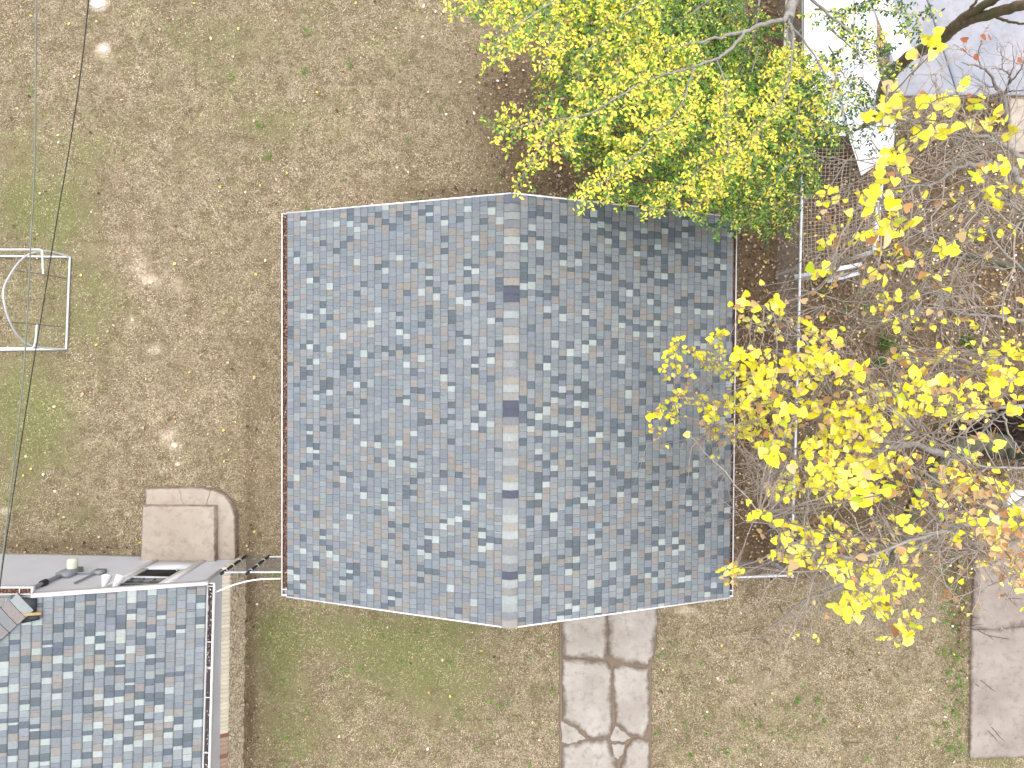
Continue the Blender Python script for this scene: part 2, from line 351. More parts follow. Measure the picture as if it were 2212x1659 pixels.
st = empty('stoop', (*at(385, 1150, 0)[:2], 0), 'brown stained concrete stoop with a rounded lower step at the back door', 'steps')
sb = MB()
lo = [(314, 1057), (380, 1054), (430, 1054), (462, 1058), (484, 1069), (499, 1088), (507, 1112), (508, 1150), (508, 1211), (462, 1211), (314, 1211)]
lop = pxpoly(lo, .17)
sb.prism(lop, -.05, .17, E1 * 1.1, E2, inset=.06)
s1 = sb.build('lower_step', M['stoop'], st)
sb = MB(); sb.prism(subdivide(pxpoly([(308, 1093), (463, 1094), (464, 1214), (303, 1214)], .35), 2), .1, .35, E1 * 1.15, E2 * 1.05, inset=.05)
sb.build('upper_slab', M['stoop'], st)
sb = MB()
for L in ([(430, 1057), (441, 1060), (436, 1075), (427, 1090)], [(384, 1054), (390, 1068), (394, 1082), (402, 1092)]):
    pass
cr = MB()
for L, r in (([(455, 1057), (452, 1070), (448, 1080), (446, 1093)], .006), ([(384, 1055), (391, 1068), (391, 1078), (399, 1092)], .004)):
    q = np.array([at(u, v, .172) for u, v in L]); cr = MB(); cr.tube(q, r, 4, np.array([.12, .09, .07])); cr.build('crack', M['stain'], st)

# ------------------------------------------------------------------ shingled slopes
PAL = [(lin(200, 209, 207), .11), (lin(159, 166, 171), .28), (lin(151, 159, 167), .20), (lin(168, 164, 160), .14), (lin(168, 175, 178), .18), (lin(120, 130, 139), .09)]
PC = np.array([p for p, _ in PAL]); PW = np.array([q for _, q in PAL]); PW /= PW.sum()
def make_patterns(wt, seed):
    r = np.random.default_rng(seed); pats = []
    for _ in range(16):
        seq = []; L = 0
        while L < 1.0:
            k = r.choice(6, p=PW); wd = r.choice([.6, .9, 1.0, 1.15, 1.4, .35], p=[.12, .25, .28, .2, .1, .05]) * wt
            seq.append((wd, k)); L += wd
            if k == 0 and r.random() < .75: wd = r.choice([.6, .9, 1.1]) * wt; seq.append((wd, 5)); L += wd
        pats.append(seq)
    return pats
def shingles(mb, o, e, s, nrm, length, ncrs, expo, tabw, seed, lo=None, hi=None, k=0.60):
    """o: eave start corner; e: unit along eave; s: unit up slope; courses of laminated tabs"""
    r = np.random.default_rng(seed); pats = make_patterns(tabw, seed)
    for c in range(ncrs):
        a = (-(c * 0.43) % 1.1) - 1.2 + r.uniform(-.02, .02); pi = int(r.integers(16))
        l0 = 0 if lo is None else lo(c); l1 = length if hi is None else hi(c)
        sk = r.normal(0, .02)
        while a < l1:
            for wd, kk in pats[pi]:
                b = a + wd
                x0, x1 = max(a, l0), min(b - .0035, l1)
                if x1 - x0 > 0.01:
                    h1 = 0.012 if kk != 5 else 0.006
                    h1 += r.uniform(-.001, .001)
                    col = (PC[kk] * k) * r.uniform(.92, 1.08) * np.array([r.uniform(.97, 1.03), 1, r.uniform(.97, 1.04)])
                    s0 = c * expo + r.uniform(-.002, .002); s1 = (c + 1) * expo + .012
                    t0, t1 = (r.uniform(-.006, .012) if kk == 0 else 0), (r.uniform(-.006, .012) if kk == 0 else 0)
                    P = []
                    for (xx, ss, hh) in ((x0 + t0, s0, h1), (x1 - t1, s0, h1), (x1 + t1 * 0, s0 + expo * .15, h1 - .001), (x0, s0 + expo * .15, h1 - .001),
                                         (x1, s1, .001), (x0, s1, .001), (x0 + t0, s0, -.004), (x1 - t1, s0, -.004), (x1, s1, -.004), (x0, s1, -.004)):
                        P.append(o + e * xx + s * ss + nrm * hh)
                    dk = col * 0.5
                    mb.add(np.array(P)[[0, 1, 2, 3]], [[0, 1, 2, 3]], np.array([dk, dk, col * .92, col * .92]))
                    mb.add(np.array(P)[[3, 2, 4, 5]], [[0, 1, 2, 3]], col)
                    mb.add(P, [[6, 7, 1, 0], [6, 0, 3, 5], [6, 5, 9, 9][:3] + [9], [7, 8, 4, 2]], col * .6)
                a = b
                if a >= l1: break
            pi = int(r.integers(16))
def unit(v): v = np.asarray(v, float); return v / np.linalg.norm(v)

def cap_run(mb, a, b, wdt, step, nl, nr, cols, seed, k=.52):
    """bent cap shingles from a to b; nl, nr are unit vectors down each slope"""
    r = np.random.default_rng(seed); t = unit(b - a); L = np.linalg.norm(b - a); n = int(L / step)
    up = np.array([0, 0, 1.0])
    for i in range(n + 1):
        p0 = a + t * (i * L / (n + 1)); p1 = a + t * ((i + 1) * L / (n + 1) + .015)
        c1 = np.array(cols[i % len(cols)] if not callable(cols) else cols(i)) * k * r.uniform(.93, 1.07)
        c2 = c1 if r.random() > .3 else c1 * r.uniform(.72, 1.1)
        hA, hB = .016, .032
        P = [p0 + nl * wdt / 2 + up * hA, p0 + up * (hA + .006), p0 + nr * wdt / 2 + up * hA,
             p1 + nl * wdt / 2 + up * hB, p1 + up * (hB + .004), p1 + nr * wdt / 2 + up * hB]
        mb.add(P, [[0, 1, 4, 3], [1, 2, 5, 4]], np.array([c1, c1, c2, c1 * .98, c1 * .98, c2]))
        Q = [P[3], P[4], P[5], P[3] - up * .03, P[4] - up * .03, P[5] - up * .03, P[0] - up * .03, P[2] - up * .03, P[0], P[2]]
        mb.add(Q, [[0, 1, 4, 3], [1, 2, 5, 4], [8, 0, 3, 6], [2, 9, 7, 5]], c1 * .5)

def gutter(parent, a, b, outv, name='gutter', wd=.105, ht=.1, straps=0.0, ends=(1, 1)):
    """open U channel from a to b, a/b are the inner top edge at the roof line"""
    a = np.array(a, float); b = np.array(b, float); outv = unit(outv); t = unit(b - a); up = np.array([0, 0, 1.0])
    m = MB(); th = .006
    def slab(p, q, o0, o1, z0, z1):
        V = []
        for e in (p, q):
            for oo, zz in ((o0, z0), (o1, z0), (o1, z1), (o0, z1)): V.append(e + outv * oo + up * zz)
        m.add(V, [[0, 3, 2, 1], [4, 5, 6, 7], [0, 1, 5, 4], [1, 2, 6, 5], [2, 3, 7, 6], [3, 0, 4, 7]])
    slab(a, b, 0, th, -ht, 0); slab(a, b, th, wd - .001, -ht, -ht + th); slab(a, b, wd, wd + th, -ht, .004); slab(a, b, wd - .014, wd - .0005, -.006, .004)
    if ends[0]: slab(a - t * .007, a - t * .0005, 0, wd + th, -ht, .002)
    if ends[1]: slab(b + t * .0005, b + t * .007, 0, wd + th, -ht, .002)
    g = m.build(name, M['trim'], parent)
    if straps:
        L = np.linalg.norm(b - a); n = int(L / straps)
        for i in range(n + 1):
            c = a + t * (.18 + i * straps) + up * .006
            m2 = MB(); m2.bar(c - outv * .0, c + outv * (wd - .005), .014, .006); m2.build('strap', M['trim'], g)
    return g
BROWN = np.array([lin(120, 78, 58), lin(150, 108, 82), lin(92, 62, 50), lin(178, 140, 110), lin(110, 84, 72), lin(70, 48, 40)])
ELL = np.array([[0, .45, -.05], [0, 0, 0], [.2, .28, .02], [.23, .58, .02], [0, 1, 0], [-.23, .58, .02], [-.2, .28, .02]])
ELF = np.array([[0, 1, 2], [0, 2, 3], [0, 3, 4], [0, 4, 5], [0, 5, 6], [0, 6, 1]])
def debris(name, a, b, outv, wd, z, dens, label, mat='litter', pal=BROWN):
    a = np.array(a, float); b = np.array(b, float); outv = unit(outv); L = np.linalg.norm(b - a); n = int(L * dens)
    s = npr.random((n, 1)); q = npr.random((n, 1))
    hump = .5 + .5 * np.sin(s * L * 3.1) * np.cos(s * L * 1.3 + 1)
    pos = a + (b - a) * s + outv * (.012 + q * (wd - .03)) + np.array([0, 0, 1.0]) * (z + npr.random((n, 1)) * .03 + hump * .012)
    ang = npr.random(n) * 6.28; d = np.c_[np.cos(ang), np.sin(ang), npr.normal(0, .3, n)]
    nr = np.c_[npr.normal(0, .4, (n, 2)), np.ones(n)]
    sz = npr.uniform(.02, .06, n)
    pos = pos - d * sz[:, None] * .5
    mb = MB(); size = np.c_[sz * npr.uniform(.4, 1.1, n), sz, sz]
    instances(mb, ELL, ELF, pos, d, nr, size, pal[npr.integers(0, len(pal), n)] * npr.uniform(.7, 1.1, (n, 1)))
    # leaf mould bed
    t = unit(b - a)
    P = [a + outv * .007 + np.array([0, 0, z]), a + outv * (wd - .002) + np.array([0, 0, z]), b + outv * (wd - .002) + np.array([0, 0, z]), b + outv * .007 + np.array([0, 0, z])]
    mb.add(P, [[0, 1, 2, 3]], pal[2] * .8)
    return tag(mb.build(name, M[mat]), label, 'leaf debris', kind='stuff')

# ------------------------------------------------------------------ garage
GR = math.radians(-0.33); ca, sa = math.cos(GR), math.sin(GR)
GC = np.array([0.10, -0.624, 0.0])
def gl(x, y, z): return GC + np.array([x * ca - y * sa, x * sa + y * ca, z])
ex, ey = np.array([ca, sa, 0]), np.array([-sa, ca, 0])
HW, HL, ZE, ZR = 4.035, 3.465, 2.60, 4.10
gar = empty('garage', tuple(GC), 'detached garage with a gabled roof of mottled blue-grey shingles in the middle', 'garage')
mb = MB()   # walls
for x in (-HW + .3, HW - .3): mb.bar(gl(x, -HL + .12, 1.25), gl(x, HL - .12, 1.25), .1, 2.5)
for y in (-HL + .12, HL - .12):
    V = [gl(-HW + .247, y - .05, 0), gl(HW - .247, y - .05, 0), gl(HW - .247, y - .05, 2.52), gl(0, y - .05, 3.9), gl(-HW + .247, y - .05, 2.52)]
    V += [v + ey * .1 for v in V]
    mb.add(V, [[0, 1, 2], [0, 2, 4], [2, 3, 4], [5, 7, 6], [5, 9, 7], [7, 9, 8]]); mb.add(V, [[0, 1, 6, 5], [1, 2, 7, 6], [2, 3, 8, 7], [3, 4, 9, 8], [4, 0, 5, 9]])
mb.build('wall', M['siding'], gar)
gd = MB()
for i in range(4): gd.bar(gl(.2, -HL + .055, .03 + i * .53), gl(3.0, -HL + .055, .03 + i * .53 + .0), .03, .02); gd.add([gl(.2, -HL + .05, .04 + i * .53), gl(3.0, -HL + .05, .04 + i * .53), gl(3.0, -HL + .05, .55 + i * .53), gl(.2, -HL + .05, .55 + i * .53)], [[0, 1, 2, 3]])
gd.build('garage_door', M['white'], gar)
rise = ZR - ZE; SLN = math.hypot(HW, rise)
roofdeck = MB()
for sgn in (-1, 1):
    V = [gl(sgn * HW * .998, -HL + .01, ZE - .012), gl(sgn * HW * .998, HL - .01, ZE - .012), gl(0, HL - .01, ZR - .012), gl(0, -HL + .01, ZR - .012)]
    V += [v - np.array([0, 0, .03]) for v in V]
    roofdeck.add(V, [[0, 1, 2, 3], [4, 7, 6, 5], [0, 4, 5, 1], [1, 5, 6, 2], [3, 7, 4, 0]])
sh = MB()
NC = 31
for sgn, seed in ((-1, 3), (1, 4)):
    o = gl(sgn * HW, -HL, ZE); s = unit(gl(0, -HL, ZR) - o); nn = unit(np.cross(ey, s)); nn = nn if nn[2] > 0 else -nn
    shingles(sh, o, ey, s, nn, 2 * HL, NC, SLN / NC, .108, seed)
rf = sh.build('roof', M['shingle'], gar)
roofdeck.build('roof_deck', M['wood'], gar)
NCAP = 52
CAPC = []
for i in range(60):
    CAPC.append([lin(188, 186, 184), lin(176, 178, 182), lin(192, 196, 196), lin(168, 172, 178), lin(196, 190, 182), lin(206, 212, 212)][i * 7 % 6])
for i in (11, 12, 25, 26, 36, 46): CAPC[i] = lin(112, 116, 132)
for i in (14, 39, 49): CAPC[i] = lin(206, 214, 214)
CAPC[0] = lin(138, 142, 160)
cm = MB(); nlv = unit([-HW, 0, -rise]); nrv = unit([HW, 0, -rise])
cap_run(cm, gl(0, HL + .0, ZR), gl(0, -HL - .0, ZR), .27, .133, nlv, nrv, lambda i: CAPC[i % 60], 5)
cm.build('ridge_cap', M['shingle'], rf)
rk = MB()
for y in (-HL - .012, HL + .012):
    for sgn in (-1, 1):
        rk = MB(); rk.bar(gl(sgn * (HW), y, ZE - .055), gl(0, y, ZR - .055), .022, .12); rk.build('rake_trim', M['trim'], gar)
gutter(gar, gl(-HW - .002, -HL, ZE - .02), gl(-HW - .002, HL, ZE - .02), -ex, straps=.0)
debris('gutter_leaves', gl(-HW - .002, -HL + .13, ZE - .02), gl(-HW - .002, HL - .02, ZE - .02), -ex, .105, -.05, 420, 'brown dead leaves filling the gutter on the left side of the garage')
gutter(gar, gl(HW - .03, -HL, ZE - .03), gl(HW - .03, HL - .03, ZE - .03), ex)
debris('gutter_leaves', gl(HW - .03, -HL + .1, ZE - .03), gl(HW - .03, HL - .05, ZE - .03), ex, .105, -.05, 420, 'brown dead leaves filling the gutter on the fence side of the garage')
ds = MB()
for x, sg in ((-HW - .055, -1), (HW + .03, 1)):
    for yy in (-HL + .02, -HL + .12):
        ds = MB(); ds.bar(gl(x - .05, yy, ZE - .012), gl(x + .05, yy, ZE - .012), .016, .012); ds.build('strap', M['trim'], gar)
# small things fallen on the roof
def on_roof(u, v, lift=.02):
    for z in np.arange(2.6, 4.3, .01):
        p = at(u, v, z); x = (p - GC) @ ex
        if z >= ZE + (HW - abs(x)) / HW * rise: return p + np.array([0, 0, lift])
    return at(u, v, 4.1)
tw = MB()
for L in ([(655, 505), (665, 512), (680, 530), (690, 547)], [(668, 768), (690, 765), (710, 772)], [(1680, 660), (1690, 640)], [(1690, 662), (1700, 680), (1712, 696)], [(1575, 560), (1555, 565)]):
    L = [(min(u, 1570), v) for u, v in L]
    if L[0] != L[-1]: tw.tube([on_roof(*q) for q in L], .003, 4, lin(170, 160, 140))
tag(tw.build('fallen_twigs', M['twig']), 'thin dry twigs lying on the garage shingles', 'twigs', kind='stuff')

# ------------------------------------------------------------------ house
house = empty('house', (-8.0, -7.0, 0), 'house with grey siding, stone skirt and mottled shingle roof at bottom left', 'house')
HRot = math.radians(-1.2); hc, hsn = math.cos(HRot), math.sin(HRot)
hx, hy = np.array([hc, hsn, 0]), np.array([-hsn, hc, 0])
HO = at(478, 1240, .87); HO = np.array([HO[0], -4.09, 0])            # north-east corner of the siding
def hl(x, y, z): return HO + hx * x + hy * y + np.array([0, 0, z])
def siding(mb, a, b, z0, z1, nrm, lap=.105):
    a = np.array(a, float); b = np.array(b, float); nrm = unit(nrm); n = int(round((z1 - z0) / lap)); up = np.array([0, 0, 1.])
    for i in range(n):
        p = z0 + (z1 - z0) * i / n; q = z0 + (z1 - z0) * (i + 1) / n
        w_ = q - .022
        mb.add([a + up * p + nrm * .030, b + up * p + nrm * .030, b + up * w_ + nrm * .024, a + up * w_ + nrm * .024], [[0, 1, 2, 3]])
        mb.add([a + up * w_ + nrm * .024, b + up * w_ + nrm * .024, b + up * (q + .004) + nrm * .004, a + up * (q + .004) + nrm * .004], [[0, 1, 2, 3]])
        mb.add([a + up * p + nrm * .030, b + up * p + nrm * .030, b + up * (p + .001), a + up * (p + .001)], [[0, 1, 2, 3]])
sd = MB()
DX0, DX1 = (at(332, 1207, .37)[0] - HO[0]), (at(444, 1207, .37)[0] - HO[0])
siding(sd, hl(-10, 0, 0), hl(-2.9, 0, 0), .12, 3.15, hy); siding(sd, hl(-2.9, 0, 0), hl(DX0, 0, 0), .12, 2.9, hy); siding(sd, hl(DX1, 0, 0), hl(-.0, 0, 0), .12, 2.55, hy)
siding(sd, hl(DX0, 0, 0), hl(DX1, 0, 0), 2.42, 2.66, hy)
siding(sd, hl(0, -12, 0), hl(0, 0, 0), .87, 2.5, hx)
sd.add([hl(-10, -.02, -.1), hl(0, -.02, -.1), hl(0, -.02, 2.6), hl(-10, -.02, 2.6)], [[0, 1, 2, 3]]); sd.add([hl(-.02, -12, -.1), hl(-.02, 0, -.1), hl(-.02, 0, 2.6), hl(-.02, -12, 2.6)], [[0, 1, 2, 3]])
sd.bar(hl(.012, .012, .87), hl(.012, .012, 2.6), .05, .05)
sd.build('wall', M['siding'], house)
fd = MB(); fd.bar(hl(-10, .01, .03), hl(-.0, .01, .03), .05, .18); fd.build('foundation', M['wood'], house)
# stone skirt: bulging grid
sk = MB(); ny_, nz_ = 150, 14
yy = np.linspace(.05, -12, ny_); zz = np.linspace(-.05, .80, nz_)
YY, ZZ = np.meshgrid(yy, zz)
bul = .012 * np.sin(YY * 9 + ZZ * 7) + .012 * np.sin(YY * 23 + 2 * np.sin(ZZ * 9)) + npr.normal(0, .004, YY.shape)
XX = .125 + bul + (.8 - ZZ) * .07
V = HO + hx * XX[..., None] + hy * YY[..., None] + np.array([0, 0, 1.]) * ZZ[..., None]
ii = (np.arange(nz_ - 1)[:, None] * ny_ + np.arange(ny_ - 1)).ravel()
sk.add(V.reshape(-1, 3), np.stack([ii, ii + 1, ii + ny_ + 1, ii + ny_], 1))
sk.add([hl(.02, .05, -.05), hl(.15, .05, -.05), hl(.13, .05, .8), hl(.02, .05, .8)], [[0, 1, 2, 3]])
sk.build('stone_veneer', M['stone'], house)
lg = MB(); y = .05; k = 0
while y > -12:
    L_ = .085 + rnd.uniform(-.006, .006)
    ey_ = 1.0 if y > -3.35 else 0.0
    c = lin(250, 238, 214) * rnd.uniform(.9, 1.06) if y > -3.35 else (lin(170, 120, 104) if rnd.random() < .5 else lin(196, 168, 146)) * rnd.uniform(.85, 1.1)
    p0, p1 = y, y - L_ + .006
    zi, zo = .89, .825
    V = [hl(.017, p0, zi), hl(.155, p0, zo), hl(.155, p1, zo), hl(.017, p1, zi)]; V += [v - np.array([0, 0, .06]) for v in V]
    V = [v + np.array([0, 0, rnd.uniform(-.003, .003)]) for v in V]
    lg.add(V, [[0, 1, 2, 3], [0, 4, 5, 1], [1, 5, 6, 2], [2, 6, 7, 3]], c)
    y -= L_
lg.add([hl(.017, .05, .868), hl(.14, .05, .805), hl(.14, -12, .805), hl(.017, -12, .868)], [[0, 1, 2, 3]], lin(176, 156, 128))
lg.build('brick_ledge', M['brick'], house)
# door
dr = empty('door', (0, 0, 0), None, None); dr.parent = house; dr.matrix_parent_inverse = Matrix.Translation(house.location).inverted()
bpy.data.objects.remove(dr)
dm = MB(); dw = DX1 - DX0
for x in (DX0 + .04, DX1 - .07): dm.bar(hl(x, .03, .37), hl(x, .03, 2.45), .08 if x < DX0 + .1 else .14, .06)
dm.bar(hl(DX0, .03, 2.42), hl(DX1, .03, 2.42), .06, .08)
frame = None
xa, xb = DX0 + .085, DX1 - .145
panel = MB()
panel.bar(hl((xa + xb) / 2, .02, .38), hl((xa + xb) / 2, .02, .95), xb - xa, .035)
for x in (xa + .045, xb - .045): panel.bar(hl(x, .02, .95), hl(x, .02, 2.38), .09, .035)
for z, h_ in ((1.50, .06), (2.27, .25)): panel.bar(hl(xa + .09, .02, z), hl(xb - .09, .02, z), .035, h_)
door = panel.build('door', M['white'], house)
dm.build('door_frame', M['trim'], door)
gp = MB(); gp.bar(hl((xa + xb) / 2, .012, .955), hl((xa + xb) / 2, .012, 1.468), xb - xa - .184, .01); gp.build('screen', M['dark'], door)
gp = MB(); gp.bar(hl((xa + xb) / 2, .012, 1.532), hl((xa + xb) / 2, .012, 2.142), xb - xa - .184, .01); gp.build('pane', simple('window_glass', lin(84, 84, 82), .15, 0, .3, 5), door)
gr = MB()
for i in (1, 2): x = xa + .09 + (xb - xa - .18) * i / 3; gr.bar(hl(x, .024, 1.535), hl(x, .024, 2.14), .012, .012)
for z in (1.73, 1.93): gr.bar(hl(xa + .09, .026, z), hl(xb - .09, .026, z), .012, .012)
gr.build('grille', M['grey'], door)
hd = MB(); hd.tube([hl(xb - .12, .045, 1.10), hl(xb - .12, .08, 1.12), hl(xb - .14, .09, 1.14), hl(xb - .2, .085, 1.14)], .014, 8); hd.build('handle', M['white'], door)
# electric meter and conduit
mx = at(171, 1240, 1.1)[0] - HO[0]
em = MB(); em.box(hl(mx + .03, .07, 1.45), (.26, .12, .46), HRot); em.build('meter_box', M['grey'], house)
em = MB(); em.tube([hl(mx, .13, 1.32), hl(mx, .22, 1.32), hl(mx, .30, 1.32), hl(mx, .32, 1.32)], [.10, .10, .095, .05], 16); meter = em.build('electric_meter', M['cream'], house)
em = MB(); em.tube([hl(mx - .02, .08, 1.68), hl(mx - .02, .08, 2.1), hl(mx - .02, .08, 3.0)], [.038] * 3, 10); em.build('conduit', M['grey'], house)
em = MB(); em.tube([hl(mx - .02, .08, 2.08), hl(mx - .02, .08, 2.2)], .062, 12); em.build('clamp', M['black'], house)
em = MB(); em.tube([hl(mx + .16, .06, 1.42), hl(mx + .48, .06, 1.42)], .02, 8); em.tube([hl(mx + .52, .06, 1.45), hl(mx + .50, .06, 2.05)], .02, 8); em.build('pipe', M['grey'], house)
em = MB(); em.box(hl(mx + .55, .06, 1.35), (.2, .09, .2), HRot); em.build('junction_box', M['grey'], house)
em = MB(); q = []
for u, v in ((333, 1220), (290, 1218), (262, 1218), (250, 1222), (246, 1232), (245, 1240)):
    for z in np.arange(0, 2.6, .02):
        p = at(u, v, z)
        if p[1] <= HO[1] + .03 + (p[0] - HO[0]) * hx[1]: break
    q.append(p)
em.tube(q, .006, 5); em.build('wall_cable', M['grey'], house)
fl = MB()
for k_, fx in enumerate((227, 249)):
    x = at(fx, 1265, 2.35)[0] - HO[0]
    fl = MB(); a = hl(x, .10, 2.40); b = hl(x + (.05 if k_ else -.02), .27, 2.27)
    fl.tube([a, a + (b - a) * .35, a + (b - a) * .9, b], [.035, .06, .085, .09], 14); fl.build('floodlight', M['white'], house)
# roof of the house
RC = at(446, 1262, 2.6)                                     # roof corner, north-east
g2 = math.radians(-1.9); rx, ry = np.array([math.cos(g2), math.sin(g2), 0]), np.array([-math.sin(g2), math.cos(g2), 0])
rxn = np.array([math.cos(math.radians(-.3)), math.sin(math.radians(-.3)), 0])
SL = .265; EXH = .156; RUN = 5.1
hs_ = MB()
s = unit(-rxn + np.array([0, 0, SL])); nn = unit(np.cross(ry, s)); nn = nn if nn[2] > 0 else -nn
ncr = int(RUN / EXH)
xh = (RC[0] - at(69, 1285, 3.3)[0])                          # run at which the hip starts
o = RC - ry * 9.5
def hi_main(c):
    r_ = (c + .5) * EXH
    return 9.5 - max(0, (r_ - xh))
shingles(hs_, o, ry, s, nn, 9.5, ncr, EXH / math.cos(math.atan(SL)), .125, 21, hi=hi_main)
zh = 2.6 + xh * SL
hp = RC - rxn * xh + np.array([0, 0, xh * SL]) + ry * .0      # hip foot
s2 = unit(-ry + np.array([0, 0, SL])); n2 = unit(np.cross(-rxn, s2)); n2 = n2 if n2[2] > 0 else -n2
ln = 4.5
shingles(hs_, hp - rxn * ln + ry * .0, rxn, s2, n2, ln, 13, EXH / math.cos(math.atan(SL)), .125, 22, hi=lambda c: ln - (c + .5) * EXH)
# far slope, not seen from above the yard
ridge = RC - rxn * RUN + np.array([0, 0, RUN * SL])
V = [ridge + ry * 0 - ry * 2, ridge - ry * 9.5, ridge - ry * 9.5 - rxn * 5 - np.array([0, 0, 5 * SL]), ridge - ry * 2 - rxn * 5 - np.array([0, 0, 5 * SL])]
hs_.add(V, [[0, 1, 2, 3]], PC[1] * .62)
hroof = hs_.build('roof', M['shingle'], house)
dk = MB()
V = [RC, RC - ry * 9.5, ridge - ry * 9.5, ridge]; V = [v - np.array([0, 0, .02]) for v in V]
A_, B_, C_, D_ = V; hb = hp - np.array([0, 0, .02]); hq = hp - rxn * (RUN - xh) - ry * (RUN - xh) + np.array([0, 0, (RUN - xh) * SL - .02])
dk.add([A_, B_, C_, hq, hb], [[0, 1, 2], [0, 2, 3], [0, 3, 4]]); dk.add([hb, hq, hb - rxn * 4.5], [[0, 1, 2]])
dk.build('roof_deck', M['wood'], house)
cm = MB(); hip_dir = unit(-rxn - ry + np.array([0, 0, SL])); top = hp + hip_dir * 3.5 * 1.0
cap_run(cm, top + np.array([0, 0, .0]), hp + hip_dir * .12, .40, .17, unit(rxn - ry), unit(-rxn + ry * .95 - np.array([0, 0, .1])), [lin(178, 172, 170), lin(166, 168, 170), lin(186, 176, 172), lin(190, 196, 198)], 9)
cm.build('hip_cap', M['shingle'], hroof)
fm = MB(); fm.box(hp + np.array([-.12, -.12, .03]), (.42, .22, .03), math.radians(-4)); fm.box(hp + np.array([.0, -.36, .045]), (.3, .1, .02), math.radians(12)); fm.build('torn_flashing', M['black'], hroof)
wr = MB(); wr.box(hp + np.array([.02, -.28, .06]), (.36, .045, .03), math.radians(4)); wr.build('bare_board', simple('raw_board', lin(176, 150, 104), .8), hroof)
tr = MB(); tr.bar(RC + ry * .02 + rxn * .02 + np.array([0, 0, -.03]), hp + ry * .02 + np.array([0, 0, -.03]), .05, .16)
tr.build('rake_trim', M['trim'], house)
ge = gutter(house, RC - ry * 9.4 + np.array([0, 0, -.02]), RC + ry * .0 + np.array([0, 0, -.02]), rx, straps=1.02, wd=.125)
debris('gutter_leaves', RC - ry * 1.55 + np.array([0, 0, -.02]), RC - ry * .02 + np.array([0, 0, -.02]), rx, .125, -.075, 260, 'dark wet leaves and pale scraps in the gutter above the stone skirt', pal=np.array([lin(90, 70, 64), lin(120, 100, 92), lin(70, 58, 56), lin(196, 196, 200), lin(110, 92, 84), lin(60, 52, 52)]))
debris('gutter_leaves', RC - ry * 9.2 + np.array([0, 0, -.02]), RC - ry * 1.6 + np.array([0, 0, -.02]), rx, .125, -.08, 60, 'sparse dark sludge along the lower part of the house gutter', pal=np.array([lin(96, 88, 86), lin(110, 100, 96), lin(80, 72, 72), lin(206, 204, 190), lin(104, 96, 90), lin(76, 70, 70)]))
gutter(house, hp - rxn * 4 + ry * .03 + np.array([0, 0, -.02]), hp - rxn * .03 + ry * .03 + np.array([0, 0, -.02]), ry, straps=.9, ends=(0, 1), wd=.12)
debris('gutter_leaves', hp - rxn * 4 + ry * .03 + np.array([0, 0, -.02]), hp - rxn * .05 + ry * .03 + np.array([0, 0, -.02]), ry, .12, -.05, 420, 'reddish brown leaves in the short gutter left of the torn flashing')
sf = MB(); V = [RC + rx * .0 - ry * .02, RC - ry * 9.4, RC - ry * 9.4 - rx * .5, RC - ry * .02 - rx * .5]
sf.add([v - np.array([0, 0, .1]) for v in V], [[0, 1, 2, 3]]); sf.build('soffit', M['trim'], house)

# white cable from house to garage
cb = MB(); A = at(457, 1283, 2.45); B = at(606, 1250, 2.45); q = []
for i in range(13):
    t_ = i / 12; p = A + (B - A) * t_; p[1] += .09 * math.sin(t_ * math.pi); p[2] -= .22 * math.sin(t_ * math.pi) * 0 + 0; q.append(p)
cb.tube(q, .014, 8)
tag(cb.build('cable', M['cablew']), 'white cable strung from the house gutter across to the garage gutter', 'cable')

# ------------------------------------------------------------------ overhead wires
def wire(L, r, mat, label):
    ctrl = np.array([at(u, v, z) for u, v, z in L]); tt = np.linspace(0, len(ctrl) - 1, 60); o = []
    for a in range(3): o.append(np.interp(tt, range(len(ctrl)), ctrl[:, a]))
    o = np.array(o).T
    for _ in range(6): o[1:-1] = (o[:-2] + 2 * o[1:-1] + o[2:]) / 4
    m = MB(); m.tube(o, r, 6); return tag(m.build('overhead_wire', mat), label, 'wire', 'wires running to the house')
wire([(79, -60, 6.6), (77, 200, 6.2), (75, 370, 5.9), (68, 490, 5.7), (56, 745, 5.4), (44, 880, 5.1), (29, 1008, 4.8), (6, 1204, 4.4), (-6, 1300, 4.2)], .011, M['cabled'], 'paler overhead wire, the more leftmost one, crossing the yard down to the house')
wire([(197, -60, 6.6), (180, 120, 6.3), (152, 310, 6.0), (120, 490, 5.7), (95, 650, 5.4), (71, 792, 5.2), (54, 900, 4.95), (33, 1040, 4.7), (8, 1204, 4.4), (-4, 1300, 4.2)], .0075, M['black'], 'thin dark overhead wire slanting from the top edge to the house')

# ------------------------------------------------------------------ pipe frame on the lawn
pf = empty('pipe_frame', (*G(100, 655), 0), 'white tubular pipe frame with an arched hoop standing on the lawn at left', 'pipe frame')
m = MB(); b0, b1 = at(151, 555, .03), at(143, 754, .03)
m.tube([at(-160, 551, .03), b0], .022, 8); m.tube([b0, b1], .022, 8); m.tube([b1, at(-160, 758, .03)], .022, 8); m.build('ground_rail', M['pipe'], pf)
hoop = [b0]; c_ = (b0 + b1) / 2
for u, v, z in ((118, 544, .35), (93, 541, .62), (65, 546, .9), (42, 562, 1.2), (22, 592, 1.6), (6, 622, 1.95), (6, 640, 1.95), (14, 680, 1.75), (30, 715, 1.4), (50, 738, 1.0), (70, 749, .75), (105, 753, .4)):
    p = at(u, v, z); hoop.append(p)
hoop.append(b1); hoop = np.array(hoop)
tt = np.linspace(0, len(hoop) - 1, 60); hs2 = np.array([np.interp(tt, range(len(hoop)), hoop[:, a]) for a in range(3)]).T
for _ in range(8): hs2[1:-1] = (hs2[:-2] + 2 * hs2[1:-1] + hs2[2:]) / 4
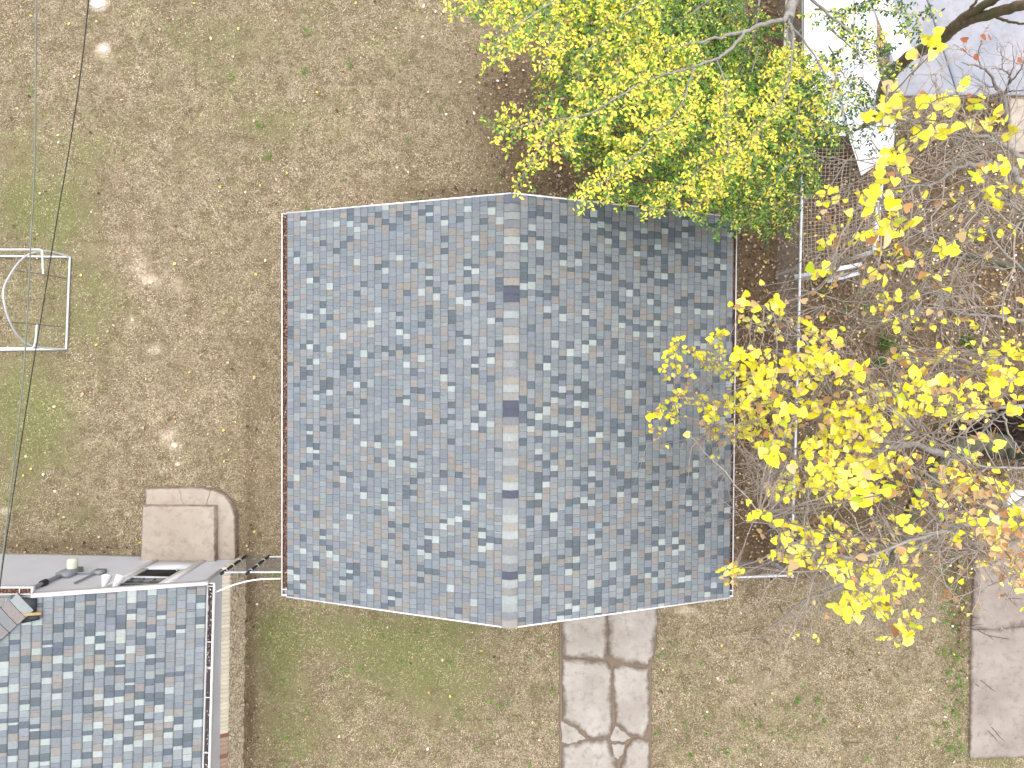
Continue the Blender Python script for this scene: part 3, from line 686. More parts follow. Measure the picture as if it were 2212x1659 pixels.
m = MB(); m.tube(hs2, .019, 8); m.build('hoop', M['galv'], pf)
m = MB(); m.tube([at(145, 602, .05), at(92, 592, .8), at(32, 584, 1.5)], .011, 6); m.build('upright', M['cabled'], pf)
m = MB(); m.tube([at(140, 706, .05), at(80, 701, .8), at(12, 695, 1.6)], .011, 6); m.build('upright', M['cabled'], pf)
m = MB(); m.tube([at(93, 592, .82), at(92, 560, .82), at(91, 541, .82), at(86, 539, .82), at(-160, 539, .82)], .021, 8); m.build('side_rail', M['pipe'], pf)
m = MB(); m.tube([at(80, 701, .82), at(77, 735, .82), at(74, 748, .82), at(69, 752, .82), at(-160, 754, .82)], .021, 8); m.build('side_rail', M['pipe'], pf)

# ------------------------------------------------------------------ chain link
def chain(parent, a, b, h, sp=.075, r=.0022, top=None, name='mesh'):
    a = np.array(a, float); b = np.array(b, float); L = np.linalg.norm(b - a); t = (b - a) / L; m = MB()
    n = int((L + h) / sp)
    nv = np.cross(t, [0, 0, 1.])
    for sg in (1, -1):
        for i in range(n):
            s0 = i * sp - (h if sg > 0 else 0)
            z0, z1 = 0, h; x0 = s0; x1 = s0 + h * sg
            if sg < 0: x0 = s0; x1 = s0 - h
            # clip
            def cl(x0, z0, x1, z1):
                if x0 < 0:
                    k_ = (0 - x0) / (x1 - x0); x0, z0 = 0, z0 + (z1 - z0) * k_
                if x1 < 0:
                    k_ = (0 - x0) / (x1 - x0); x1, z1 = 0, z0 + (z1 - z0) * k_
                if x1 > L:
                    k_ = (L - x0) / (x1 - x0); x1, z1 = L, z0 + (z1 - z0) * k_
                if x0 > L:
                    k_ = (L - x1) / (x0 - x1); x0, z0 = L, z1 + (z0 - z1) * k_
                return x0, z0, x1, z1
            if (x0 < 0 and x1 <= 0) or (x0 > L and x1 >= L): continue
            x0, z0, x1, z1 = cl(x0, z0, x1, z1)
            if abs(x1 - x0) < .02: continue
            off = nv * .003 * sg
            m.tube([a + t * x0 + np.array([0, 0, z0 + .03]) + off, a + t * x1 + np.array([0, 0, z1 + .03]) + off], r, 3, cap=False)
    return m.build(name, M['wire'], parent)
FB = [at(1734, -200, 1.2), at(1735, 140, 1.2), at(1734, 281, 1.2), at(1732, 427, 1.2), at(1730, 504, 1.2), at(1725, 717, 1.2), at(1718, 960, 1.2), at(1709, 1243, 1.2)]
cf = empty('chain_link_fence', (FB[4][0], FB[4][1], 0), 'long galvanised chain link fence running beside the garage under the trees', 'fence')
m = MB(); m.tube(FB, .027, 8); m.build('top_rail', M['galv'], cf)
g0 = lambda p: np.array([p[0], p[1], 0.])
chain(cf, g0(FB[0]), g0(FB[4]), 1.15, r=.0022, name='wire_mesh'); chain(cf, g0(FB[4]), g0(FB[7]), 1.15, r=.0022, name='wire_mesh')
pts = []
for i in range(len(FB) - 1):
    pts.append(FB[i])
for y in np.arange(FB[0][1], FB[7][1], -2.4):
    x = np.interp(-y, [-p[1] for p in FB], [p[0] for p in FB]); m = MB(); m.tube([(x, y, -.02), (x, y, 1.19)], .026, 8); m.build('post', M['galv'], cf)
m = MB(); m.tube([g0(FB[7]), FB[7] + np.array([0, 0, .05])], .034, 10); m.build('corner_post', M['galv'], cf)
sf_ = empty('chain_link_fence', (4.9, -4.1, 0), 'short chain link fence closing the gap from the garage to the corner post', 'fence')
A = at(1592, 1247, 1.2); B = FB[7]
m = MB(); m.tube([A, B], .022, 8); m.build('top_rail', M['galv'], sf_)
chain(sf_, g0(A), g0(B), 1.15, r=.0022, name='wire_mesh')
cg = empty('chain_link_gate', (-5.2, -4.03, 0), 'narrow chain link gate with black sleeved posts between house and garage', 'gate')
gy = -4.03
P1 = at(532, 1201, 0); P2 = at(582, 1201, 0); P3 = np.array([-3.78, P2[1], 0])
for p in (P1, P2):
    m = MB(); m.tube([p, p + np.array([0, 0, 1.32])], .032, 10); po = m.build('post', M['black'], cg)
    for z in (.35, .75, 1.1):
        m = MB(); m.tube([p + np.array([0, 0, z]), p + np.array([0, 0, z + .035])], .042, 10); m.build('hinge', M['galv'], po)
up = np.array([0, 0, 1.])
m = MB(); m.tube([P1 + up * 1.24, P2 + up * 1.22, P3 + up * 1.22], .02, 8); m.build('rail', M['galv'], cg)
m = MB(); m.tube([P2 + up * .08, P3 + up * .06], .02, 8); m.build('rail', M['galv'], cg)
chain(cg, P1, P3, 1.15, name='wire_mesh')

# ------------------------------------------------------------------ animal pen, white sheets, planks
pen = empty('wire_pen', (*G(1800, 450), 0), 'wire mesh pen with white wooden rails beside the chain link fence', 'pen')
pa, pb_, pc_, pd = at(1740, 262, 1.12), at(1900, 262, 1.12), at(1888, 548, 1.12), at(1736, 592, 1.12)
m = MB()
def lerp4(s_, t_): return (pa * (1 - s_) + pb_ * s_) * (1 - t_) + (pd * (1 - s_) + pc_ * s_) * t_
sag = lambda s_, t_: np.array([0, 0, -.10 * math.sin(math.pi * s_) * math.sin(math.pi * t_)]) + np.array([.02 * math.sin(7 * t_), .02 * math.sin(6 * s_ + 2), 0])
for i in range(18): m.tube([lerp4(i / 17, t_) + sag(i / 17, t_) for t_ in np.linspace(0, 1, 12)], .0028, 3, cap=False)
for j in range(40): m.tube([lerp4(s_, j / 39) + sag(s_, j / 39) for s_ in np.linspace(0, 1, 9)], .0028, 3, cap=False)
m.build('wire_mesh', simple('rusty_wire', lin(206, 196, 184), .6, .0), pen)
m = MB(); m.bar(at(1906, 340, 1.15), at(1889, 545, 1.15), .10, .05); m.build('rail', M['panel'], pen)
for uv in ((1744, 290), (1898, 290), (1886, 543)):
    m = MB(); p = at(*uv, 1.1); m.bar((p[0], p[1], 0), (p[0], p[1], 1.11), .06, .06); m.build('post', M['panel'], pen)
br = lambda uv0, uv1, z0, z1, lab, w_=.09: tag((lambda mm: (mm.bar(at(*uv0, z0), at(*uv1, z1), w_, .03), mm.build('plank', M['panel']))[1])(MB()), lab, 'plank', 'loose white planks by the pen')
br((1716, 598), (1862, 571), .12, .5, 'long white painted plank lying at the lower end of the wire pen')
br((1786, 607), (1856, 588), .06, .25, 'shorter white plank lying just below the longer white one', .11)
m = MB()
for k_ in range(14):
    a = at(1722 + rnd.uniform(-6, 10), 600 + rnd.uniform(-4, 8), .1 + rnd.uniform(0, .1)); b = at(1850 + rnd.uniform(-25, 10), 583 + rnd.uniform(-8, 8), .35 + rnd.uniform(-.05, .05)); m.tube([a, (a + b) / 2 + npr.normal(0, .02, 3), b], .004, 4)
tag(m.build('wire_roll', simple('old_wire', lin(168, 162, 156), .6)), 'flattened roll of old fencing wire between the two white planks', 'wire roll')

def sheet(P, z, label, n=12, cor=.006, dirn=0):
    """corrugated sheet over the quad P (u,v), zs per corner"""
    if np.isscalar(z): z = [z] * 4
    Q = [at(u, v, zz) for (u, v), zz in zip(P, z)]
    m = MB(); nu = int(np.linalg.norm(Q[1] - Q[0]) / .02); nv = 8
    V = []
    for lay in (0, -.004):
        for j in range(nv + 1):
            for i in range(nu + 1):
                s_, t_ = i / nu, j / nv
                p = (Q[0] * (1 - s_) + Q[1] * s_) * (1 - t_) + (Q[3] * (1 - s_) + Q[2] * s_) * t_
                V.append(p + np.array([0, 0, cor * math.sin(i * math.pi / 2.0 + .3) + lay + .015 * math.sin(3 * t_ + s_ * 2)]))
    F = []; S = (nu + 1) * (nv + 1)
    for j in range(nv):
        for i in range(nu):
            a = j * (nu + 1) + i; F.append([a, a + nu + 1, a + nu + 2, a + 1]); F.append([S + a, S + a + 1, S + a + nu + 2, S + a + nu + 1])
    for i in range(nu):
        for a, b in ((i, i + 1), (nv * (nu + 1) + i + 1, nv * (nu + 1) + i)): F.append([a, b, S + b, S + a])
    for j in range(nv):
        for a, b in (((j + 1) * (nu + 1), j * (nu + 1)), (j * (nu + 1) + nu, (j + 1) * (nu + 1) + nu)): F.append([a, b, S + b, S + a])
    m.add(V, F); return tag(m.build('roofing_sheet', M['panel']), label, 'roofing sheet', 'white roofing sheets lying on the pen')
sheet([(1737, -90), (1850, -90), (1848, 150), (1736, 175)], [1.35, 1.35, 1.32, 1.3], 'white ribbed sheet nearest the chain link fence, under the green leaves at the top')
sheet([(1846, -90), (1890, -95), (1972, 106), (1934, 140)], [1.5, 1.5, 1.45, 1.45], 'tilted white ribbed sheet whose corner points at the brown tree limb')
sheet([(1846, -60), (1895, -10), (1893, 130), (1846, 150)], [1.4, 1.42, 1.4, 1.38], 'white ribbed sheet squeezed in the middle, mostly covered by dark green leaves')
sheet([(1737, 172), (1822, 150), (1838, 294), (1742, 290)], [1.27, 1.27, 1.2, 1.2], 'short white ribbed sheet at the end of the fence planks, above the bare mesh')
sheet([(1798, 130), (1892, 120), (1914, 222), (1836, 292)], [1.34, 1.34, 1.3, 1.3], 'white ribbed sheet lying beside the ivy covered trunk')
sheet([(1831, 290), (1936, 250), (1930, 330), (1860, 380)], [1.22, 1.3, 1.24, 1.24], 'lowest white ribbed sheet, half hidden by big yellow leaves')
for k_, (a, b, z, lab) in enumerate([((1702, -60), (1689, 230), 1.5, 'leftmost of the grey weathered boards along the fence top'), ((1707, -60), (1695, 286), 1.46, 'middle grey weathered board along the fence top'), ((1713, -60), (1702, 262), 1.42, 'rightmost of the grey weathered boards along the fence top, next to the white sheets')]):
    m = MB(); p, q = at(*a, z), at(*b, z); n_ = 14; c0 = p
    for i in range(n_):
        c1 = p + (q - p) * (i + 1) / n_ + np.array([rnd.uniform(-.006, .006), 0, 0]); m.bar(c0, c1, .045 - .006 * k_, .03); c0 = c1
    tag(m.build('plank', simple('plank_wood_%s' % 'abc'[k_], [lin(176, 170, 152), lin(196, 194, 186), lin(150, 150, 150)][k_], .85, 0, .35, 9)), lab, 'plank', 'weathered boards along the fence')

# ------------------------------------------------------------------ trees
def smooth_path(P, n, R=None):
    P = np.asarray(P, float); tt = np.linspace(0, len(P) - 1, n); o = np.array([np.interp(tt, range(len(P)), P[:, a]) for a in range(P.shape[1])]).T
    for _ in range(2): o[1:-1] = (o[:-2] + 2 * o[1:-1] + o[2:]) / 4
    return o
LS = 1.0
def limb(mb, L, sides=7, wob=.012, col=None):
    P = np.array([[*at(u, v, z), r * (LS if r < .06 else 1)] for u, v, z, r in L]); S = smooth_path(P, max(6, 5 * len(L)))
    S[1:-1, :3] += npr.normal(0, 1, (len(S) - 2, 3)) * np.minimum(wob, S[1:-1, 3:4] * .5)
    mb.tube(S[:, :3], S[:, 3], sides, col); return S
def wig(p, d, L, n=5, w=.18, droop=-.1):
    pts = [p]; d = unit(d)
    for i in range(n):
        d = unit(d + npr.normal(0, w, 3) + np.array([0, 0, droop * .3])); pts.append(pts[-1] + d * L / n)
    return np.array(pts)
YEL = np.array([lin(244, 232, 76), lin(236, 226, 80), lin(226, 222, 66), lin(238, 206, 96), lin(206, 214, 66)])
GRN = np.array([lin(104, 148, 44), lin(84, 128, 38), lin(126, 164, 50), lin(154, 182, 58), lin(70, 112, 36)])
DGR = np.array([lin(48, 92, 44), lin(40, 78, 46), lin(62, 108, 44), lin(70, 110, 60), lin(38, 70, 40)])
class Tree1:
    def __init__(s): s.tw = MB(); s.pos = []; s.d = []; s.c = []; s.sz = []
    def leaves(s, pts, yf, dark, dens=.030, size=.058):
        seg = np.linalg.norm(np.diff(pts, axis=0), axis=1); L = seg.sum(); n = int(L / dens)
        if n < 2: return
        cs = np.r_[0, np.cumsum(seg)]; tt = np.linspace(L * .05, L, n)
        P = np.array([np.interp(tt, cs, pts[:, a]) for a in range(3)]).T
        t = unit(pts[-1] - pts[0]); side = np.cross(t, [0, 0, 1.])
        for i in range(n):
            sg = 1 if i % 2 else -1; d = t * rnd.uniform(.1, .9) + side * sg * rnd.uniform(.4, 1.1) + np.array([rnd.gauss(0, .25), rnd.gauss(0, .25), rnd.uniform(-.7, .35)])
            s.pos.append(P[i] + npr.normal(0, .006, 3)); s.d.append(d)
            y = rnd.random() < yf * .88
            pal = YEL if y else (DGR if rnd.random() < dark else GRN)
            c = np.minimum(pal[rnd.randrange(5)] * rnd.uniform(.9, 1.2), .96); s.c.append(c); s.sz.append(size * rnd.uniform(.65, 1.25))
    def spray(s, S, i0, yf, dark=.1, step=.10, ln=.5, spread=1.0, zj=.15, size=.058, dens=.030):
        P = S[:, :3]; seg = np.linalg.norm(np.diff(P, axis=0), axis=1); cs = np.r_[0, np.cumsum(seg)]; L = cs[-1]
        k = 0; x = cs[min(i0, len(cs) - 1)]
        while x < L:
            p = np.array([np.interp(x, cs, P[:, a]) for a in range(3)]); j = min(np.searchsorted(cs, x), len(P) - 1); t = unit(P[j] - P[max(j - 1, 0)] + 1e-6)
            side = unit(np.cross(t, [0, 0, 1.])); sg = 1 if k % 2 else -1
            fr = (x / L); l_ = ln * (1.15 - .75 * fr) * rnd.uniform(.5, 1.3)
            d = t * rnd.uniform(.5, 1.1) + side * sg * rnd.uniform(.5, 1.1) * spread + np.array([0, 0, rnd.gauss(0, zj)])
            W = wig(p, d, l_, 5, .14); s.tw.tube(W, np.linspace(.0045, .0015, 6), 3, cap=False)
            yy_ = np.clip(yf + rnd.choice([-.3, .12, .2]) + rnd.gauss(0, .08), 0, 1)
            s.leaves(W, yy_, dark, dens, size)
            for q in range(int(l_ / .13)):
                b = W[rnd.randrange(1, 5)]; d2 = unit(W[-1] - W[0]) + side * rnd.choice([-1, 1]) * rnd.uniform(.5, 1.2) + np.array([0, 0, rnd.gauss(-.05, .3)])
                W2 = wig(b, d2, l_ * rnd.uniform(.25, .5), 3, .15); s.tw.tube(W2, np.linspace(.0025, .001, 4), 3, cap=False); s.leaves(W2, yy_, dark, dens, size)
            x += step * rnd.uniform(.6, 1.4); k += 1
        s.leaves(P[-3:], yf, dark)
    def crown(s, name, parent, mat):
        mb = MB(); n = len(s.pos); nr = np.c_[npr.normal(0, .45, (n, 2)), np.ones(n)]; sz = np.array(s.sz)
        instances(mb, ELL, ELF, np.array(s.pos), np.array(s.d), nr, np.c_[sz * 1.0, sz, sz], np.array(s.c)); return mb.build(name, mat, parent)

tb = at(1650, -140, 0)
treeA = empty('tree', (tb[0], tb[1], 0), 'leafy tree with small green and yellow leaves reaching over the back of the garage', 'tree')
T = Tree1(); tk = MB(); LS = .62
limb(tk, [(1650, -140, 0, .17), (1680, -130, 2, .15), (1722, -70, 3.6, .12), (1712, 0, 4.2, .085), (1704, 42, 4.5, .075)], 10)
A1 = limb(tk, [(1708, 20, 4.4, .06), (1690, 45, 4.6, .055), (1640, 53, 5, .05), (1600, 72, 5.3, .045), (1543, 82, 5.5, .028), (1450, 105, 5.8, .02), (1370, 130, 6, .012), (1300, 150, 6.1, .007)], 8)
A2 = limb(tk, [(1606, 70, 5.3, .04), (1575, 112, 5.6, .036), (1545, 128, 5.8, .032), (1480, 150, 6, .026), (1410, 168, 6.3, .021), (1325, 215, 6.6, .015), (1270, 250, 6.7, .012), (1170, 262, 6.8, .008), (1078, 284, 6.9, .004)], 8)
A3 = limb(tk, [(1500, 144, 6, .018), (1470, 235, 6.2, .014), (1417, 285, 6.5, .011), (1374, 336, 6.6, .010), (1315, 385, 6.7, .007), (1258, 428, 6.8, .004)], 6)
A4 = limb(tk, [(1548, 128, 5.8, .018), (1572, 190, 6, .012), (1570, 255, 6.1, .010), (1576, 332, 6.1, .006), (1540, 420, 6, .003)], 6)
A5 = limb(tk, [(1712, -40, 4.2, .07), (1560, -70, 5.6, .05), (1340, -40, 6.2, .03), (1190, 2, 6.5, .02), (1090, 78, 6.7, .010), (1069, 135, 6.8, .004)], 7)
A5b = limb(tk, [(1260, -20, 6.3, .02), (1120, -15, 6.5, .012), (1040, 5, 6.6, .008), (975, 18, 6.7, .004)], 6)
A6 = limb(tk, [(1235, 255, 6.7, .010), (1180, 300, 6.8, .008), (1150, 345, 6.8, .006), (1110, 405, 6.8, .003)], 6)
A7 = limb(tk, [(1704, 42, 4.5, .04), (1715, 75, 4.9, .03), (1704, 190, 5.5, .018), (1660, 250, 5.7, .013), (1600, 330, 5.8, .009), (1520, 430, 5.8, .005), (1490, 462, 5.8, .003)], 6)
A8 = limb(tk, [(1722, -30, 3.9, .05), (1790, 30, 5.2, .028), (1850, 80, 5.6, .016), (1900, 100, 5.8, .008), (1960, 60, 6, .004)], 6)
A9 = limb(tk, [(1706, 52, 4.6, .035), (1760, 120, 5.2, .02), (1800, 190, 5.5, .012), (1790, 250, 5.6, .008), (1770, 300, 5.6, .004)], 6)
A10 = limb(tk, [(1450, -60, 6, .02), (1380, 10, 6.2, .014), (1300, 70, 6.3, .010), (1255, 130, 6.4, .006), (1245, 200, 6.4, .003)], 6)
A11 = limb(tk, [(1400, -60, 6, .02), (1250, 10, 6.3, .012), (1190, 70, 6.5, .008), (1180, 150, 6.5, .004)], 6)
A12 = limb(tk, [(1370, 10, 5.9, .014), (1400, 60, 6.1, .010), (1340, 110, 6.2, .006), (1330, 170, 6.2, .003)], 6)
A13 = limb(tk, [(1704, 60, 4.6, .03), (1730, 200, 5.0, .014), (1720, 290, 5.2, .010), (1690, 380, 5.2, .006), (1640, 420, 5.1, .003)], 6)
A14 = limb(tk, [(1560, 300, 5.9, .008), (1530, 350, 5.9, .006), (1470, 400, 5.9, .004), (1390, 462, 5.9, .003)], 6)
A15 = limb(tk, [(1800, 190, 5.5, .010), (1850, 230, 5.7, .006), (1880, 250, 5.7, .003)], 5)
A16 = limb(tk, [(1620, 250, 5.7, .010), (1650, 300, 5.7, .006), (1620, 370, 5.6, .004), (1600, 410, 5.6, .003)], 5)
T.big = .067
for S, i0, yf, dk_, ln in ((A1, 24, .45, .1, .5), (A2, 12, .68, .05, .72), (A3, 3, .78, .05, .62), (A4, 3, .85, .05, .5), (A5, 10, .6, .1, .8), (A5b, 4, .8, .05, .5), (A6, 1, .82, .02, .42),
                           (A7, 6, .72, .1, .65), (A8, 5, .38, .5, .55), (A9, 5, .42, .35, .6), (A10, 2, .62, .05, .6), (A11, 2, .75, .05, .6), (A12, 2, .6, .1, .5), (A13, 6, .45, .3, .6), (A14, 1, .75, .05, .45), (A15, 1, .4, .5, .4), (A16, 1, .55, .1, .45)):
    T.spray(S, i0, yf, dk_, ln=ln * .74, step=.043 if S is not A8 and S is not A9 and S is not A15 else .085, dens=.024, size=.060)
# lower, greener layer
for L, yf, dk_, ln in (([(1650, -100, 2.5, .06), (1560, -20, 3.4, .03), (1480, 40, 3.8, .02), (1390, 90, 4, .012), (1320, 150, 4, .006), (1290, 210, 4, .003)], .12, .3, .8),
                   ([(1600, -40, 3, .03), (1540, 60, 3.4, .02), (1480, 190, 3.7, .012), (1400, 260, 3.9, .007), (1330, 340, 4, .003)], .15, .3, .8),
                   ([(1650, -60, 3, .04), (1625, 100, 3.3, .02), (1560, 220, 3.7, .012), (1500, 330, 4, .006), (1440, 400, 4.4, .003)], .18, .3, .8),
                   ([(1400, -80, 3.6, .03), (1330, 0, 4, .012), (1260, 60, 4.2, .006), (1230, 140, 4.2, .003)], .25, .2, .7),
                   ([(1704, 60, 4, .03), (1690, 260, 4, .014), (1650, 380, 4, .009), (1610, 450, 4.5, .005), (1560, 462, 4.7, .003)], .16, .3, .75),
                   ([(1710, 60, 4, .03), (1740, 260, 3.8, .014), (1725, 380, 3.6, .009), (1690, 460, 3.4, .005), (1655, 500, 3.3, .003)], .12, .4, .6),
                   ([(1280, 100, 4.1, .02), (1240, 200, 4, .01), (1265, 280, 4, .006), (1300, 350, 4, .003)], .15, .3, .6),
                   ([(1480, 300, 3.9, .01), (1500, 380, 4.3, .007), (1540, 440, 4.7, .004)], .18, .3, .7),
                   ([(1400, 250, 3.9, .01), (1340, 320, 4, .007), (1350, 400, 4.3, .004), (1330, 430, 4.5, .003)], .2, .3, .6),
                   ([(1760, 20, 4.6, .03), (1830, 30, 5, .015), (1900, 20, 5.2, .008), (2010, 40, 5.4, .003)], .2, .75, .6),
                   ([(1790, 60, 4.6, .03), (1860, 120, 5, .012), (1920, 130, 5.2, .008), (1950, 150, 5.2, .003)], .2, .85, .5),
                   ([(1790, 100, 4.6, .02), (1840, 200, 5, .01), (1880, 260, 5, .006), (1930, 270, 5, .003)], .15, .9, .5),
                   ([(1480, -80, 4, .03), (1300, -30, 4.6, .012), (1180, 20, 5, .008), (1110, 90, 5, .004)], .35, .1, .7),
                   ([(1400, -80, 4, .03), (1240, -30, 4.6, .012), (1120, -10, 5, .008), (1040, 20, 5, .004)], .4, .1, .6),
                   ([(1450, 100, 4, .02), (1360, 180, 4.2, .012), (1300, 270, 4.3, .008), (1230, 330, 4.3, .004)], .15, .2, .7),
                   ([(1560, 60, 3.6, .02), (1460, 160, 3.8, .012), (1440, 280, 4, .008), (1410, 360, 4.3, .005), (1400, 440, 4.6, .003)], .12, .2, .75),
                   ([(1640, 100, 3.6, .02), (1610, 200, 3.6, .012), (1580, 320, 4, .008), (1590, 420, 4.4, .005), (1640, 470, 4.2, .003)], .12, .2, .75),
                   ([(1560, -40, 3.6, .02), (1440, 0, 3.8, .012), (1330, 40, 4, .008), (1260, 110, 4.1, .005), (1210, 170, 4.1, .003)], .2, .2, .75),
                   ([(1704, 60, 4, .02), (1735, 180, 4, .012), (1760, 280, 4, .008), (1720, 420, 3.8, .005), (1680, 490, 3.4, .003)], .15, .4, .6),
                   ([(1810, 230, 4.8, .01), (1870, 285, 4.8, .006), (1890, 330, 4.8, .003)], .05, 1, .35)):
    S = limb(tk, L, 6); T.spray(S, 3, yf * .8, dk_, ln=ln * 1.1, step=.045 if L[-1][0] < 1770 else .10, dens=.022, zj=.35)
tk.build('trunk', M['barkg'], treeA); T.tw.build('twigs', M['twig'], treeA); T.crown('crown', treeA, M['leaf'])

# tree with big heart-shaped yellow leaves
HRT = np.array([[0, .42, -.02], [0, .05, 0], [.26, -.07, .03], [.48, .12, .06], [.47, .42, .06], [.27, .76, .03], [0, 1.02, -.03], [-.27, .76, .03], [-.47, .42, .06], [-.48, .12, .06], [-.26, -.07, .03]])
HRF = np.array([[0, i, i + 1] for i in range(1, 10)] + [[0, 10, 1]])
BY = np.array([lin(249, 240, 56), lin(245, 235, 50), lin(252, 244, 92), lin(240, 229, 70), lin(248, 238, 124)])
BB = np.array([lin(214, 176, 124), lin(200, 152, 100), lin(226, 196, 146), lin(180, 130, 86), lin(220, 184, 134)])
tb = at(2150, 955, 0)
LS = 1.0
treeB = empty('tree', (tb[0], tb[1], 0), 'half bare tree with big heart-shaped bright yellow leaves at the right', 'tree')
tk2 = MB(); pale = MB(); LB = []
def lb(L, sides=6, mb=None, wob=.02): S = limb(mb if mb is not None else pale, L, sides, wob); LB.append(S); return S
mo = MB()
lb([(2185, 962, -.1, .21), (2150, 955, .3, .2), (2085, 958, .9, .17), (2045, 985, 1.3, .145), (2010, 1030, 1.7, .135), (1970, 1100, 2.1, .115), (1930, 1195, 2.5, .08), (1905, 1240, 2.7, .03)], 10, mo)
lb([(2120, 958, .6, .12), (2165, 978, .9, .11), (2212, 985, 1.3, .11), (2330, 1000, 2.5, .10), (2420, 940, 5, .09), (2480, 900, 6, .08)], 9, mo)
lb([(2420, 870, 6, .05), (2212, 873, 6.2, .032), (2130, 888, 6.3, .026), (2060, 890, 6.4, .022), (1985, 886, 6.5, .018), (1955, 868, 6.6, .013), (1925, 845, 6.6, .010), (1880, 846, 6.6, .007), (1850, 850, 6.6, .004)])
lb([(1925, 845, 6.6, .009), (1930, 800, 6.8, .007), (1945, 760, 6.9, .005), (1955, 700, 7, .003)])
lb([(1990, 888, 6.5, .012), (1960, 905, 6.5, .010), (1945, 945, 6.6, .009), (1955, 980, 6.7, .008), (1975, 1010, 6.8, .007), (1990, 1050, 6.9, .006), (2000, 1085, 7, .003)])
lb([(2200, 876, 6.2, .02), (2160, 895, 6, .015), (2130, 925, 5.8, .012), (2095, 960, 5.6, .008), (2060, 985, 5.5, .004)])
lb([(2165, 890, 6, .016), (2175, 930, 6, .012), (2195, 960, 6.1, .009), (2190, 990, 6.1, .005)])
lb([(2165, 890, 6, .014), (2140, 905, 5.6, .012), (2120, 930, 5.4, .010), (2150, 960, 5.3, .006)])
lb([(2480, 900, 6, .07), (2330, 1010, 6.6, .05), (2150, 1120, 7.2, .03), (1990, 1160, 7.6, .02), (1850, 1210, 8, .012), (1700, 1170, 8.3, .006), (1640, 1110, 8.4, .004)])
lb([(2045, 985, 1.3, .08), (1985, 960, 3, .05), (1930, 965, 4.5, .035), (1868, 976, 5.5, .025), (1835, 1001, 5.8, .018), (1737, 1003, 6.1, .012), (1670, 1010, 6.3, .008), (1600, 1000, 6.2, .005)])
lb([(1868, 976, 5.5, .018), (1886, 1020, 5.9, .012), (1900, 1070, 6.2, .009), (1910, 1115, 6.4, .004)])
lb([(1930, 965, 4.5, .03), (1850, 920, 5.5, .02), (1760, 880, 6, .014), (1680, 870, 6.2, .010), (1590, 880, 5.8, .007), (1530, 870, 5.5, .004), (1470, 860, 5.4, .003)])
lb([(1760, 880, 6, .010), (1690, 840, 6.2, .008), (1600, 800, 5.8, .006), (1540, 790, 5.5, .004), (1460, 780, 5.3, .003)])
lb([(1690, 870, 6.1, .008), (1620, 920, 5.9, .006), (1540, 915, 5.6, .004), (1430, 890, 5.3, .003)])
lb([(1620, 920, 5.9, .006), (1560, 950, 5.6, .004), (1500, 945, 5.5, .003), (1430, 960, 5.3, .002)])
lb([(1850, 920, 5.5, .016), (1800, 860, 6, .012), (1760, 760, 6.5, .009), (1700, 690, 6.9, .006), (1640, 660, 7, .003)])
lb([(1930, 1195, 2.5, .05), (1889, 1246, 2.8, .035), (1802, 1272, 3, .028), (1732, 1298, 2.6, .02), (1684, 1341, 2, .014), (1605, 1402, 1.3, .006)])
lb([(1889, 1246, 2.8, .02), (1850, 1290, 3.4, .012), (1880, 1330, 3.8, .008), (1940, 1370, 4.3, .004)])
lb([(1802, 1272, 3, .02), (1760, 1210, 4.2, .014), (1740, 1130, 5.2, .009), (1690, 1090, 5.6, .006), (1640, 1060, 5.7, .004), (1615, 1000, 5.6, .003)])
lb([(1970, 1090, 2.1, .05), (2030, 1140, 4, .03), (2090, 1180, 6, .02), (2140, 1200, 6.4, .012), (2200, 1240, 6.6, .006)])
lb([(2480, 900, 6, .05), (2330, 600, 7.5, .05), (2212, 380, 8.2, .036), (2160, 356, 8.3, .032), (2105, 352, 8.4, .028), (2068, 362, 8.4, .02), (2020, 400, 8.6, .012), (1960, 400, 8.8, .008), (1890, 420, 9, .005)])
lb([(2330, 560, 7, .05), (2212, 340, 7.2, .04), (2150, 300, 7.6, .02), (2060, 290, 8.2, .013), (1980, 260, 8.8, .009), (1900, 240, 9.2, .004)])
lb([(2330, 600, 4, .08), (2212, 580, 3.6, .06), (2130, 562, 3.4, .05), (2060, 543, 3.2, .03), (1990, 545, 3.4, .012)], 7, mo)
lb([(2400, 500, 4, .08), (2212, 478, 3.4, .06), (2111, 508, 3, .05), (2050, 530, 2.8, .04), (1981, 545, 2.8, .02), (1900, 560, 3, .01)], 7, mo)
lb([(2060, 543, 3.2, .025), (2032, 600, 3, .02), (2035, 660, 3.2, .014), (2033, 730, 3.4, .008), (2060, 800, 3.6, .004)])
lb([(2085, 548, 3.3, .025), (2060, 580, 3.2, .018), (2055, 620, 3.2, .012), (1980, 640, 3.4, .008), (1900, 650, 3.6, .005)])
lb([(2400, 700, 6, .04), (2212, 590, 6.4, .018), (2145, 520, 6.6, .013), (2130, 470, 6.7, .009), (2080, 430, 6.8, .005)])
lb([(2140, 530, 6.5, .010), (2125, 570, 6.5, .010), (2100, 612, 6.4, .008), (2060, 630, 6.3, .006), (1900, 632, 6, .004), (1800, 590, 6, .003)])
lb([(2400, 760, 5, .05), (2212, 690, 5, .022), (2100, 680, 5, .015), (2000, 660, 5, .010), (1880, 700, 5, .006), (1780, 660, 5, .003)])
lb([(2400, 820, 5, .05), (2212, 760, 5, .02), (2120, 790, 5.2, .014), (2060, 770, 5.3, .009), (1990, 780, 5.4, .005)])
lb([(2060, 543, 3.1, .02), (1990, 500, 3.8, .012), (1910, 470, 4.2, .008), (1850, 500, 4.4, .005), (1780, 480, 4.4, .003)])
lb([(1990, 500, 3.8, .010), (1920, 540, 4, .008), (1840, 560, 4.1, .005), (1740, 540, 4.2, .003)])
